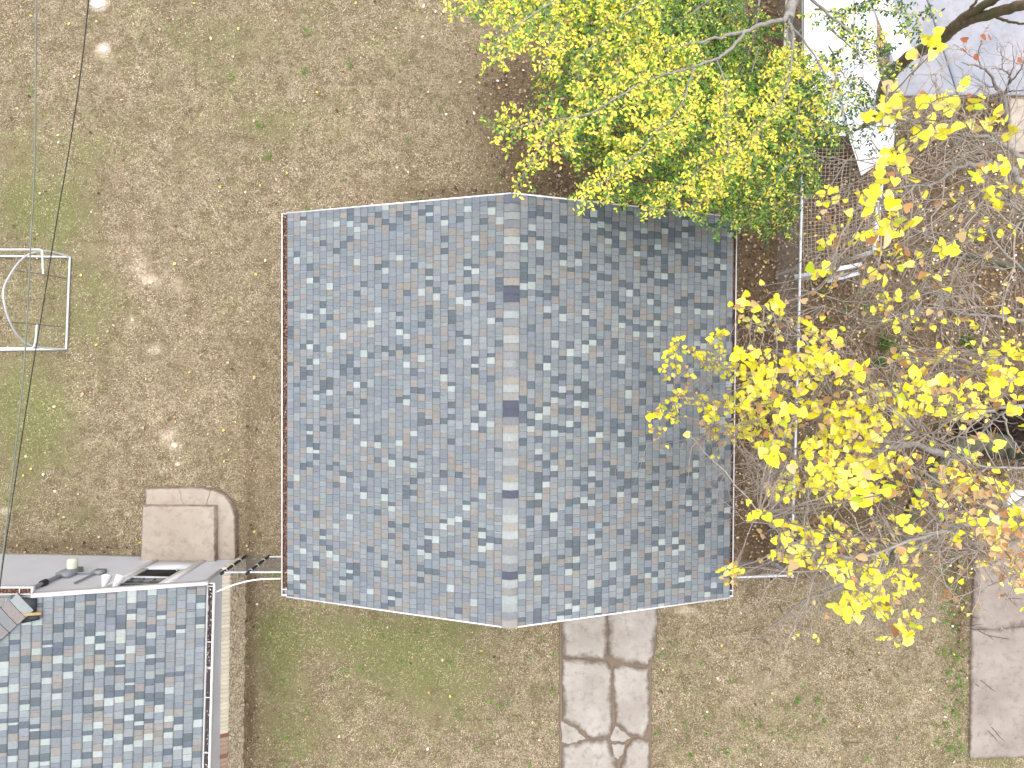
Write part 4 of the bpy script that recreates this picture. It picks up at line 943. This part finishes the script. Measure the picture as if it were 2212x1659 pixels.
lb([(1980, 640, 3.4, .008), (1900, 700, 3.6, .006), (1840, 720, 3.8, .005), (1810, 760, 4, .003)])
lb([(2330, 1010, 6.6, .04), (2212, 1010, 7.4, .015), (2120, 1010, 7.8, .010), (2050, 960, 8, .006), (1980, 930, 8.2, .004)])
lb([(2330, 560, 7, .04), (2230, 480, 8, .02), (2180, 430, 8.6, .012), (2130, 420, 8.8, .007), (2110, 460, 8.8, .004)])
mo.build('trunk', M['barkm'], treeB); pale.build('branches', M['barkg'], treeB)
tw2 = MB(); NB = np.vstack([s_[len(s_) // 4:] for s_ in LB])
def twtree(p, d, L, r, depth):
    W = wig(p, d, L, 6, .28, -.05); tw2.tube(W, np.linspace(r, r * .35, 7), 3, cap=False)
    if depth:
        for _ in range(rnd.choice([2, 3, 3])):
            b = W[rnd.randrange(1, 6)]; dd = unit(W[-1] - W[0]) + npr.normal(0, .75, 3) * np.array([1, 1, .5]); twtree(b, dd, L * rnd.uniform(.4, .7), r * .6, depth - 1)
for S in LB:
    P = S[:, :3]; L = np.linalg.norm(np.diff(P, axis=0), axis=1).sum(); n = int(L * 2.7)
    for i in range(n):
        j = rnd.randrange(len(P) // 4, len(P) - 1); t = unit(P[j + 1] - P[j]); side = np.cross(t, [0, 0, 1.])
        if at(2212, 829, 1)[0] * 1.25 < P[j][0]: continue
        twtree(P[j], t * .7 + side * rnd.choice([-1, 1]) * rnd.uniform(.4, 1.2) + np.array([0, 0, rnd.gauss(0, .3)]), rnd.uniform(.5, 1.3), min(.012, S[j, 3] * .5 + .004), 2)
bl = dict(pos=[], d=[], nr=[], sz=[], c=[])
def cluster(u, v, s, n, rad, br=.12, phys=.085, zmin=4.7):
    """n leaves about s px wide round (u, v)"""
    z = H - phys * FOC / s; z = max(z, zmin if u < 1600 else 1.2)
    c = at(u, v, z)
    dist = np.linalg.norm((NB[:, :3] - c) * np.array([1, 1, .6]), axis=1); a = NB[np.argmin(dist)][:3]
    mid = (a + c) / 2 + npr.normal(0, .08, 3); W = smooth_path(np.array([a, mid, c]), 8); W[1:-1] += npr.normal(0, .012, (6, 3))
    tw2.tube(W, np.linspace(.009, .004, 8), 4, cap=False)
    rw = rad * (H - z) / FOC
    for _ in range(n):
        q = rnd.gauss(0, .6); a1 = rnd.uniform(0, 6.28); rr = rw * math.sqrt(rnd.random())
        p = c + np.array([math.cos(a1) * rr, math.sin(a1) * rr, rnd.gauss(0, .10)])
        b = W[rnd.randrange(4, 8)]; m_ = (b + p) / 2 + np.array([0, 0, .03]); tw2.tube([b, m_, p], [.0018, .0012, .001], 3, cap=False)
        d = unit((p - b) * .5 + npr.normal(0, .5, 3) * np.array([1, 1, .5]) * max(.05, np.linalg.norm(p - b)) + npr.normal(0, .01, 3)); 
        sz = s * (H - p[2]) / FOC * rnd.uniform(.75, 1.25)
        brown = rnd.random() < br
        nr_ = np.array([rnd.gauss(0, .35), rnd.gauss(0, .35), 1.0]) if not brown else np.array([rnd.gauss(0, .8), rnd.gauss(0, .8), 1.0])
        base = (BB if brown else BY)[rnd.randrange(5)] * rnd.uniform(.92, 1.06)
        cc = np.tile(base, (11, 1))
        if not brown and rnd.random() < .25:
            k_ = rnd.randrange(1, 11)
            for o_ in range(rnd.choice([1, 2, 3])): cc[1 + (k_ + o_) % 10] = BB[rnd.randrange(5)]
        if not brown and rnd.random() < .025: cc = np.tile(lin(196, 214, 50), (11, 1))
        bl['pos'].append(p); bl['d'].append(d); bl['nr'].append(nr_); bl['sz'].append(sz); bl['c'].append(cc)
CL = [(1462, 745, 12, 4, 10), (1450, 775, 13, 5, 12), (1447, 803, 12, 5, 13), (1500, 765, 13, 4, 10), (1525, 778, 12, 5, 12), (1550, 728, 14, 6, 13), (1552, 760, 11, 4, 10), (1547, 788, 12, 5, 12), (1575, 800, 13, 6, 14), (1480, 800, 10, 3, 12),
 (1462, 848, 13, 4, 13), (1500, 848, 9, 7, 22), (1415, 890, 14, 6, 11), (1450, 885, 12, 7, 15), (1466, 902, 11, 4, 12), (1530, 868, 14, 5, 13), (1545, 895, 15, 6, 13), (1488, 938, 20, 1, 1), (1511, 950, 14, 1, 2), (1532, 925, 12, 7, 18), (1420, 933, 11, 4, 12), (1441, 970, 12, 2, 5), (1550, 985, 11, 2, 4), (1562, 940, 12, 7, 18), (1566, 870, 14, 4, 12),
 (1603, 664, 22, 4, 15), (1675, 655, 23, 4, 14), (1652, 690, 14, 2, 10), (1688, 700, 17, 2, 8), (1735, 706, 17, 1, 3), (1752, 712, 14, 1, 2), (1612, 764, 22, 5, 13), (1642, 785, 19, 7, 22), (1625, 822, 18, 8, 22), (1665, 822, 17, 8, 22), (1645, 865, 17, 9, 26), (1605, 868, 14, 6, 16), (1683, 890, 20, 5, 16),
 (1612, 915, 15, 9, 22), (1640, 940, 14, 10, 24), (1672, 985, 34, 3, 11), (1700, 995, 22, 2, 8), (1712, 778, 19, 5, 15), (1748, 765, 20, 5, 14), (1782, 742, 20, 7, 18), (1735, 835, 18, 4, 12), (1720, 893, 22, 3, 9), (1750, 880, 17, 5, 15), (1770, 800, 16, 6, 16), (1800, 790, 18, 5, 14), (1836, 812, 22, 4, 11), (1860, 798, 24, 3, 9),
 (1775, 930, 17, 12, 28), (1815, 905, 18, 10, 26), (1855, 890, 18, 10, 26), (1765, 985, 19, 9, 26), (1810, 965, 18, 10, 28), (1850, 945, 16, 9, 28), (1755, 1035, 20, 8, 22), (1790, 1050, 18, 10, 24), (1700, 1040, 14, 5, 18), (1720, 820, 14, 4, 14), (1690, 930, 15, 7, 22), (1900, 925, 18, 7, 22), (1880, 860, 16, 5, 18),
 (1915, 850, 14, 5, 16), (1943, 915, 15, 4, 14), (1960, 888, 20, 5, 15), (1990, 855, 22, 7, 20), (2010, 880, 22, 5, 16), (2030, 835, 22, 3, 12), (1985, 820, 22, 5, 14), (1965, 770, 16, 3, 14), (2080, 870, 18, 6, 18), (2130, 815, 20, 5, 15), (2160, 800, 20, 4, 12), (2150, 850, 22, 4, 14), (2190, 815, 22, 6, 16), (2195, 870, 26, 4, 14), (2110, 900, 14, 3, 14), (2060, 905, 16, 3, 14),
 (2124, 950, 24, 3, 8), (1640, 1105, 26, 4, 14), (1690, 1065, 18, 4, 14), (1705, 1140, 16, 4, 12), (1695, 1175, 22, 4, 12), (1690, 1212, 30, 2, 7), (1720, 1190, 18, 5, 14), (1820, 1010, 20, 9, 26), (1860, 1010, 18, 9, 26), (1890, 985, 16, 7, 22), (1830, 1060, 24, 6, 16), (1870, 1075, 28, 4, 11), (1905, 1070, 28, 3, 10), (1855, 1040, 24, 5, 16), (1940, 1010, 18, 6, 18), (1920, 1025, 14, 6, 18),
 (1962, 1130, 26, 5, 15), (1990, 1090, 18, 4, 16), (1950, 1180, 16, 5, 18), (1895, 1205, 30, 2, 7), (1925, 1240, 14, 4, 16), (1800, 1150, 18, 5, 18), (1835, 1180, 16, 6, 22), (1770, 1140, 14, 3, 16), (1750, 1170, 17, 5, 16), (1770, 1215, 20, 6, 16), (1800, 1225, 22, 6, 16), (1850, 1230, 18, 7, 20), (1880, 1250, 22, 4, 12), (1960, 1260, 16, 4, 16), (1990, 1205, 26, 2, 6),
 (1825, 1305, 22, 5, 12), (1838, 1285, 16, 4, 12), (1870, 1300, 18, 5, 16), (1900, 1285, 16, 6, 18), (1905, 1320, 16, 4, 14), (1845, 1320, 12, 3, 14), (1950, 1370, 24, 4, 10), (1960, 1350, 16, 3, 12), (1915, 1385, 14, 2, 5), (1760, 1385, 10, 2, 6), (1720, 1380, 10, 2, 10), (1780, 1370, 9, 1, 3), (2030, 1330, 12, 2, 12), (2060, 1300, 16, 2, 8), (1560, 1235, 18, 2, 8), (1590, 1232, 16, 5, 12), (1578, 1255, 12, 3, 10),
 (2050, 1000, 16, 7, 22), (2090, 1010, 14, 6, 22), (2060, 1040, 18, 5, 16), (2130, 1040, 16, 4, 18), (2100, 1070, 18, 5, 16), (2160, 1070, 22, 8, 22), (2200, 1100, 30, 4, 12), (2190, 1120, 24, 5, 18), (2110, 1120, 20, 5, 18), (2080, 1130, 16, 4, 18), (2060, 1160, 18, 4, 10), (2040, 1060, 20, 3, 10), (2150, 1150, 20, 7, 24),
 (2170, 1180, 16, 10, 28), (2195, 1200, 16, 9, 22), (2140, 1210, 14, 6, 22), (2190, 1240, 14, 8, 20), (2205, 1260, 14, 6, 16), (2120, 1160, 13, 5, 20), (2150, 1190, 20, 3, 12), (2165, 1250, 12, 4, 18),
 (1915, 225, 32, 5, 20), (1945, 245, 28, 4, 14), (1930, 205, 24, 4, 18), (1985, 220, 26, 4, 16), (2010, 240, 24, 4, 16), (2030, 215, 22, 3, 10), (2055, 235, 26, 3, 12), (2080, 225, 22, 3, 14), (2070, 205, 20, 3, 12), (1880, 270, 20, 4, 18), (2060, 260, 24, 2, 12), (1975, 265, 20, 3, 16), (2030, 290, 26, 5, 15), (2010, 300, 28, 4, 12), (1995, 100, 26, 3, 10), (2015, 105, 30, 3, 8), (2030, 110, 24, 1, 3), (1975, 96, 20, 1, 3),
 (1935, 345, 26, 6, 20), (1910, 370, 30, 5, 14), (1960, 320, 20, 4, 18), (1895, 395, 34, 4, 14), (1920, 425, 34, 4, 16), (1945, 395, 24, 3, 12), (1880, 430, 32, 4, 14), (1850, 425, 20, 3, 12), (1760, 440, 18, 1, 2), (1855, 460, 30, 2, 7), (1880, 505, 26, 4, 14), (1900, 490, 28, 4, 14), (1940, 460, 24, 3, 12), (1802, 400, 17, 1, 2), (1800, 420, 18, 4, 15), (2120, 265, 22, 4, 14), (2155, 262, 22, 4, 12), (2180, 290, 26, 3, 12), (2130, 375, 24, 5, 12), (2170, 340, 22, 2, 6), (2150, 415, 26, 3, 10), (2200, 410, 24, 3, 8), (2165, 425, 22, 3, 8), (2195, 380, 20, 3, 14),
 (1930, 500, 30, 3, 12), (1965, 480, 22, 3, 8), (1990, 410, 20, 2, 8), (2010, 440, 16, 1, 2), (1960, 540, 22, 3, 10), (2060, 430, 20, 2, 6), (2100, 440, 18, 2, 7), (1760, 578, 22, 1, 2), (1800, 560, 24, 1, 2), (1798, 578, 16, 2, 8), (1893, 604, 24, 1, 2), (1850, 520, 20, 3, 10), (1780, 525, 16, 3, 10), (2050, 530, 24, 4, 11), (2075, 528, 20, 1, 2), (2100, 500, 16, 3, 12), (2160, 500, 16, 2, 8), (2190, 500, 22, 2, 8), (1950, 575, 20, 2, 6), (1990, 600, 16, 2, 10), (1900, 650, 16, 3, 14), (1960, 640, 18, 2, 8), (1920, 660, 16, 3, 12), (2020, 700, 15, 2, 6), (2000, 690, 14, 1, 2), (2070, 695, 14, 1, 2), (1940, 710, 16, 2, 6), (2150, 765, 20, 3, 10), (2170, 745, 18, 3, 10), (2200, 770, 22, 4, 12), (2080, 840, 18, 4, 14), (2120, 770, 14, 2, 10), (2212, 660, 20, 2, 8), (2050, 760, 14, 2, 10)]
for (u, v, s_, n, r_) in CL:
    brn = .12
    if u > 2030 and v > 1000: brn = .5
    if u > 2120 and v > 1160: brn = .75
    if (u < 1600 and v > 920) or (1480 < u < 1520 and 790 < v < 860): brn = .45
    kf = 2.8 if s_ < 20 else (2.1 if s_ < 25 else 1.35)
    cluster(u, v, s_ * .88, int(n * kf + .5) if n > 2 else n, r_ * (1.4 if s_ < 25 else 1.2), brn)
for (u, v, s_, n, r_) in CL:
    if s_ >= 14 and u > 1560 and 560 < v:
        for _ in range(2 if v < 1010 and u < 1900 else 1):
            q = rnd.uniform(10, 15); cluster(u + rnd.gauss(0, r_ * .8 + 6), v + rnd.gauss(0, r_ * .8 + 6), q, rnd.choice([3, 4, 6]), 18, .2 if not (u > 2030 and v > 1000) else .65)
# stray brown leaves along bare twigs
for _ in range(330):
    u = rnd.uniform(1640, 2215); v = rnd.uniform(430, 1320)
    if u < 1750 and (v < 600 or v > 1250): continue
    cluster(u, v, rnd.uniform(9, 17), rnd.choice([1, 1, 2]), 8, .65)
mb = MB()
instances(mb, HRT, HRF, np.array(bl['pos']), np.array(bl['d']), np.array(bl['nr']), np.array(bl['sz'])[:, None] * np.array([[1.0, 1.0, 1.6]]) * npr.uniform(.8, 1.15, (len(bl['sz']), 3)), np.array(bl['c']))
mb.build('crown', M['leaf'], treeB); tw2.build('twigs', M['twig'], treeB)

# brown limbed tree at the top right, with its ivy clad stub
tb = at(1915, 280, 0); treeC = empty('tree', (tb[0], tb[1], 0), 'tree with thick smooth brown limbs leaning over the pale patio at top right', 'tree')
m = MB()
limb(m, [(1915, 285, -.05, .16), (1912, 250, .8, .14), (1906, 205, 1.6, .125), (1912, 180, 2.2, .12), (1930, 152, 2.9, .105), (1970, 117, 3.9, .095), (2024, 92, 4.7, .09), (2061, 60, 5.2, .085), (2089, 43, 5.5, .07), (2150, 27, 6.2, .065), (2212, 10, 6.8, .06), (2330, -30, 7.5, .05)], 12, .006)
limb(m, [(2058, 62, 5.2, .07), (2082, 38, 5.5, .065), (2106, 22, 5.8, .06), (2152, -2, 6.3, .05), (2200, -50, 7, .04)], 10, .006)
limb(m, [(2140, 30, 6, .02), (2175, 45, 6.3, .016), (2212, 51, 6.6, .013), (2300, 70, 7, .01)], 7)
limb(m, [(2085, 38, 5.5, .03), (2096, 20, 5.8, .02), (2120, -10, 6, .015)], 7)
m.build('trunk', M['barkb'], treeC)
T3 = Tree1()
for L in ([(1915, 280, .2, .02), (1905, 230, 1.2, .01), (1908, 175, 2.3, .005), (1925, 150, 2.6, .004), (1935, 200, 1.5, .003), (1950, 250, 1.2, .003), (1968, 255, 1, .003)],):
    S = limb(T3.tw, L, 4); T3.spray(S, 0, .02, .8, step=.05, ln=.28, size=.055, dens=.035)
T3.tw.build('ivy_stems', M['twig'], treeC); T3.crown('ivy_leaves', treeC, M['leaf'])

tb = at(2169, 258, 0); treeD = empty('tree', (tb[0], tb[1], 0), 'small bare grey sapling forking at the edge of the pale patio', 'tree')
m = MB(); tmain = MB()
Z = lambda x, y: ((2600 + x / 3.318) / 1.3888, (y / 3.318) / 1.3888)
def zl(mb, L): return limb(mb, [(*Z(x, y), z, r) for x, y, z, r in L], 6, .01)
zl(tmain, [(1370, 1200, 0, .09), (1365, 1080, .7, .08), (1350, 960, 1.4, .065), (1320, 900, 1.8, .035), (1270, 840, 2.2, .028), (1240, 740, 2.6, .022), (1130, 655, 3, .018), (1000, 640, 3.4, .012), (940, 620, 3.6, .006)])
BD = [[(1130, 655, 3, .012), (1100, 540, 3.4, .009), (1150, 400, 3.8, .004)], [(1360, 950, 1.5, .035), (1410, 880, 2, .022), (1425, 760, 2.4, .018), (1360, 685, 2.8, .013), (1240, 680, 3.2, .006)], [(1425, 830, 2.2, .018), (1530, 700, 2.8, .013), (1570, 600, 3.2, .006)],
      [(1350, 690, 2.8, .009), (1350, 570, 3.2, .006), (1330, 510, 3.4, .003)], [(1320, 900, 1.8, .02), (1200, 850, 2.4, .012), (1120, 800, 2.8, .005)], [(1340, 930, 1.6, .02), (1240, 940, 2.2, .012), (1110, 880, 2.6, .005)], [(1380, 920, 1.7, .02), (1460, 900, 2.2, .012), (1600, 900, 2.8, .006)], [(1100, 600, 3.2, .008), (960, 500, 3.8, .005), (800, 480, 4, .003)], [(1425, 760, 2.4, .012), (1470, 640, 3, .008), (1450, 460, 3.6, .003)]]
DB = [zl(tmain, L) for L in BD]
tmain.build('trunk', M['barkg'], treeD)
sv = tw2; tw2 = MB()
for S in DB:
    for j in range(3, len(S) - 1, 2):
        t = unit(S[j + 1, :3] - S[j, :3]); side = np.cross(t, [0, 0, 1.]); twtree(S[j, :3], t + side * rnd.choice([-1, 1]) * rnd.uniform(.5, 1), rnd.uniform(.2, .5), .005, 1)
tw2.build('twigs', M['twig'], treeD)
mb = MB(); lv = [Z(x, y) for x, y in ((1200, 285), (1140, 345), (1005, 400), (1225, 395), (980, 525), (1065, 555), (1500, 590), (1560, 500), (1020, 930))]
P = np.array([at(u, v, 3.9) for u, v in lv]); n = len(P)
instances(mb, HRT, HRF, P, npr.normal(0, 1, (n, 3)) * [1, 1, .4], np.c_[npr.normal(0, .6, (n, 2)), np.ones(n)], np.tile([[.09, .13, .14]], (n, 1)), np.array([lin(170, 100, 66)] * n) * npr.uniform(.7, 1.1, (n, 1)))
mb.build('dry_leaves', M['litter'], treeD)

# brush pile at the right edge
m = MB(); c = at(2190, 925, 0)
for _ in range(700):
    p = c + np.array([rnd.gauss(.2, .75), rnd.gauss(0, .28), rnd.uniform(.02, .3)]); a = rnd.gauss(0, .5); L = rnd.uniform(.3, .9)
    d = np.array([math.cos(a), math.sin(a), rnd.gauss(0, .15)]) * L / 2; m.tube([p - d, p + npr.normal(0, .02, 3), p + d], rnd.uniform(.003, .012), 4, lin(58, 44, 34) * rnd.uniform(.4, 1.5))
gx = [(c[0] + .2 + 1.5 * math.cos(a), c[1] + .55 * math.sin(a)) for a in np.linspace(0, 6.28, 24)[:-1]]
m.prism(gx, -.05, .05, lin(38, 28, 22), lin(30, 24, 18), inset=.3)
tag(m.build('brush_pile', M['stain']), 'dark pile of dead brush beside the mossy trunk at the right edge', 'brush pile', kind='stuff')
m = MB(); m.prism(subdivide(pxpoly([(2172, 1072), (2196, 1058), (2240, 1064), (2250, 1100), (2180, 1106)], .1), 2, .01), -.05, .12, lin(196, 190, 186), lin(216, 212, 208), inset=.05)
tag(m.build('concrete_block', M['stain']), 'broken pale lump of concrete at the right edge under orange leaves', 'concrete lump')

# stones sunk in the lawn
for (u, v, r_, lab) in ((213, 6, 19, 'whitest and largest half buried stone, at the top edge of the lawn'), (223, 106, 12, 'small whitish stone in the lawn below the largest white one'), (325, 609, 8, 'flat beige stone in the lawn level with the pipe frame'), (286, 691, 6, 'tiny beige stone just below and left of the flat beige one'), (376, 962, 10, 'pale stone in the lawn above the stoop'), (384, 1003, 7, 'little pale stone nearest the stoop')):
    m = MB(); c = G(u, v); n = 11; poly = [c + np.array([math.cos(a), .75 * math.sin(a)]) * r_ * K0 * rnd.uniform(.6, 1.0) for a in np.linspace(0, 6.28, n + 1)[:-1]]
    cc = lin(238, 234, 228, .9) if v < 200 else lin(206, 192, 168)
    m.prism(poly, -.05, .012, cc * .85, cc, inset=.03); tag(m.build('stone', M['stain']), lab, 'stone', 'pale stones sunk in the lawn')

# ------------------------------------------------------------------ grass, weeds and leaf litter
def inside(poly, x, y):
    poly = np.asarray(poly); r = np.zeros(len(x), bool); n = len(poly)
    for i in range(n):
        x0, y0 = poly[i]; x1, y1 = poly[(i + 1) % n]
        c = ((y0 > y) != (y1 > y)) & (x < (x1 - x0) * (y - y0) / (y1 - y0 + 1e-12) + x0); r ^= c
    return r
def free(x, y, pad=0.0):
    k = ~((np.abs(x - GC[0]) < HW - .3) & (np.abs(y - GC[1]) < HL - .1)) & ~((x < HO[0] + .14) & (y < HO[1] + .03))
    for P in (lop, pxpoly([(2106 - pad, 1172), (2400, 1160), (2400, 1636 + pad), (2093 - pad, 1636 + pad)]), pxpoly([(1900, -220), (2500, -220), (2500, 209), (1925, 209)]), pxpoly([(2180, 214), (2400, 214), (2400, 330), (2178, 330)]),
              pxpoly([(1214 - pad, 1300), (1420 + pad, 1300), (1402 + pad, 1440), (1403 + pad, 1780), (1214 - pad, 1780)])):
        k &= ~inside(P, x, y)
    return k
def vnoise(x, y, sc, seed):
    r = np.random.default_rng(seed); g = r.random((256, 256)); xi = x * sc + 500; yi = y * sc + 500
    x0 = np.floor(xi).astype(int); y0 = np.floor(yi).astype(int); fx = xi - x0; fy = yi - y0; fx = fx * fx * (3 - 2 * fx); fy = fy * fy * (3 - 2 * fy)
    a = g[x0 % 256, y0 % 256]; b = g[(x0 + 1) % 256, y0 % 256]; c = g[x0 % 256, (y0 + 1) % 256]; d = g[(x0 + 1) % 256, (y0 + 1) % 256]
    return (a * (1 - fx) + b * fx) * (1 - fy) + (c * (1 - fx) + d * fx) * fy
n = 820000
x = npr.uniform(-14, 14, n); y = npr.uniform(-11, 11, n); k = free(x, y); x, y = x[k], y[k]
gf = field(GREEN, x, y) * .9 + (vnoise(x, y, 1.3, 1) - .5) * .6 + (vnoise(x, y, 3.2, 2) - .5) * 1.1 + (vnoise(x, y, 14, 8) - .5) * .5; lf = field(LITTER, x, y); sf2 = field(SAND, x, y)
keep = (npr.random(len(x)) > lf * .75) & (npr.random(len(x)) > sf2 * 1.0); x, y, gf, lf = x[keep], y[keep], gf[keep], lf[keep]; n = len(x)
isg = npr.random(n) < np.clip((gf + .02) * .8, .04, .65)
TAN = np.array([lin(228, 214, 188), lin(214, 198, 170), lin(196, 178, 150), lin(160, 142, 114), lin(236, 226, 204), lin(118, 102, 80)])
GRS = np.array([lin(146, 162, 88), lin(130, 150, 78), lin(164, 176, 108), lin(146, 160, 112), lin(120, 142, 68), lin(174, 180, 132)])
c = np.where(isg[:, None], GRS[npr.integers(0, 6, n)], TAN[npr.integers(0, 6, n)]) * npr.uniform(.7, 1.1, (n, 1)) * (1 - .3 * np.clip(lf, 0, 1))[:, None] * (.48 + .4 * vnoise(x, y, 1.4, 5) + .4 * vnoise(x, y, 4.5, 6) + .42 * vnoise(x, y, 13, 7))[:, None]
ang = npr.random(n) * 6.28; el = npr.uniform(0.05, .8, n); d = np.c_[np.cos(ang) * np.cos(el), np.sin(ang) * np.cos(el), np.sin(el)]
L = npr.uniform(.02, .075, n); wd = npr.uniform(.004, .010, n)
TRI = np.array([[-.5, 0, 0], [.5, 0, 0], [.1, 1, 0]]); mb = MB()
instances(mb, TRI, np.array([[0, 1, 2]]), np.c_[x, y, np.full(n, -.01)], d, np.tile([[0, 0, 1.]], (n, 1)) + npr.normal(0, .2, (n, 3)), np.c_[wd, L, L], c)
tag(mb.build('grass', M['grass']), 'dry tan lawn grass with green patches', 'grass', kind='stuff')
# litter leaves
n = 150000; x = npr.uniform(-13, 14, n); y = npr.uniform(-10.5, 11, n); lf = field(LITTER, x, y)
k = free(x, y) & (npr.random(n) < np.clip(lf - .25, 0, 1) * .75 + .012); x, y = x[k], y[k]; n = len(x); lf = field(LITTER, x, y)
LP = np.array([lin(108, 86, 68), lin(136, 110, 86), lin(88, 68, 52), lin(158, 128, 100), lin(120, 100, 80), lin(182, 154, 124), lin(72, 57, 46), lin(104, 80, 60)])
PP = np.array([lin(214, 190, 156), lin(226, 206, 172), lin(200, 160, 120), lin(230, 212, 110), lin(196, 176, 140), lin(232, 226, 214), lin(170, 130, 100), lin(214, 190, 156)])
c = np.where((npr.random(n) < .13 + .6 * (lf < .3))[:, None], PP[npr.integers(0, 8, n)], LP[npr.integers(0, 8, n)]) * npr.uniform(.75, 1.05, (n, 1))
ang = npr.random(n) * 6.28; d = np.c_[np.cos(ang), np.sin(ang), npr.normal(0, .25, n)]; sz = npr.uniform(.03, .085, n)
mb = MB(); instances(mb, ELL * np.array([1.5, 1, 2]), ELF, np.c_[x, y, npr.uniform(.0, .045, n)], d, np.c_[npr.normal(0, .35, (n, 2)), np.ones(n)], np.c_[sz, sz, sz], c)
tag(mb.build('leaf_litter', M['litter']), 'fallen brown and pale leaves scattered over the ground', 'leaves', kind='stuff')
# weeds
mb = MB(); W = []
for _ in range(420):
    r_ = rnd.random()
    if r_ < .3: u, v = rnd.gauss(2060, 22), rnd.uniform(1180, 1659)
    elif r_ < .5: u, v = rnd.gauss(1640, 150), rnd.gauss(1560, 60)
    elif r_ < .62: u, v = rnd.gauss(1790, 40), rnd.gauss(1160, 60)
    elif r_ < .75: u, v = rnd.gauss(1850, 60), rnd.gauss(700, 60)
    elif r_ < .9: u, v = rnd.uniform(560, 1200), rnd.uniform(1310, 1659)
    else: u, v = rnd.uniform(0, 1100), rnd.uniform(0, 450)
    W.append((u, v, rnd.uniform(.03, .10)))
for u, v in ((760, 142), (560, 270), (590, 340), (660, 455), (870, 450), (905, 432), (1430, 1415), (1450, 1385), (1790, 1145), (1800, 1165), (1760, 600), (1780, 590), (1930, 1085)): W += [(u + rnd.gauss(0, 7), v + rnd.gauss(0, 4), .06) for _ in range(4)]
pos, dd, ss = [], [], []
for u, v, r_ in W:
    p = G(u, v)
    if not free(np.array([p[0]]), np.array([p[1]]))[0]: continue
    for _ in range(14):
        a = rnd.uniform(0, 6.28); q = rnd.random() * r_ * .6; pos.append([p[0] + math.cos(a) * q, p[1] + math.sin(a) * q, .005]); a += rnd.gauss(0, .5); dd.append([math.cos(a), math.sin(a), rnd.uniform(.2, 1.0)]); ss.append(rnd.uniform(.4, 1.0) * max(.045, r_ * .8))
n = len(pos); ss = np.array(ss)
instances(mb, ELL, ELF, np.array(pos), np.array(dd), np.tile([[0, 0, 1.]], (n, 1)) + npr.normal(0, .3, (n, 3)), np.c_[ss * .6, ss, ss], np.array([lin(104, 150, 50), lin(84, 130, 44), lin(124, 164, 66)])[npr.integers(0, 3, n)] * npr.uniform(.8, 1.1, (n, 1)))
tag(mb.build('weeds', M['grass']), 'small bright green weeds dotted through the lawn', 'weeds', kind='stuff')
for (u, v, lab) in ((1912, 742, 'dark green grass tussock below the bare branches, the one nearer the fence'), (2088, 738, 'dark green grass tussock nearer the right edge of the photo'), (1898, 782, 'smaller green grass tussock half hidden by yellow leaves')):
    m = MB(); n = 130; p = G(u, v); a = npr.random(n) * 6.28; el = npr.uniform(.2, 1.2, n); d = np.c_[np.cos(a) * np.cos(el), np.sin(a) * np.cos(el), np.sin(el)]; L = npr.uniform(.15, .34, n) * (.7 if v > 760 else 1)
    instances(m, TRI, np.array([[0, 1, 2]]), np.c_[p[0] + npr.normal(0, .04, n), p[1] + npr.normal(0, .04, n), np.zeros(n)], d, np.tile([[0, 0, 1.]], (n, 1)) + npr.normal(0, .2, (n, 3)), np.c_[np.full(n, .016), L, L], np.array([lin(78, 110, 40), lin(60, 92, 34), lin(104, 132, 56)])[npr.integers(0, 3, n)])
    tag(m.build('grass_tussock', M['grass']), lab, 'grass tussock', 'grass tussocks under the half bare tree')

print('LEAVES', len(T.pos), len(bl['pos']))

m = MB()
for u, v in [(1690, 1325), (1705, 1345), (1650, 1380), (1730, 1360), (1500, 1300), (1780, 1390), (2110, 1345), (2150, 1370), (2120, 1480), (2060, 1520), (2150, 1590), (1660, 1440), (1860, 1400), (1620, 1290), (2180, 1300), (1840, 1600), (1700, 1420)]:
    for _ in range(2):
        p = at(u + rnd.gauss(0, 10), v + rnd.gauss(0, 8), .06); a = rnd.uniform(-1.1, .1); L = rnd.uniform(.15, .5); d = np.array([math.cos(a), math.sin(a), 0]) * L / 2
        m.tube([p - d, p - d * .3 + npr.normal(0, .012, 3), p + d * .4 + npr.normal(0, .012, 3), p + d], [.006, .006, .005, .003], 4)
tag(m.build('fallen_sticks', simple('dark_stick', lin(84, 66, 56), .9)), 'dark dead sticks scattered over the lawn and slab at lower right', 'sticks', kind='stuff')
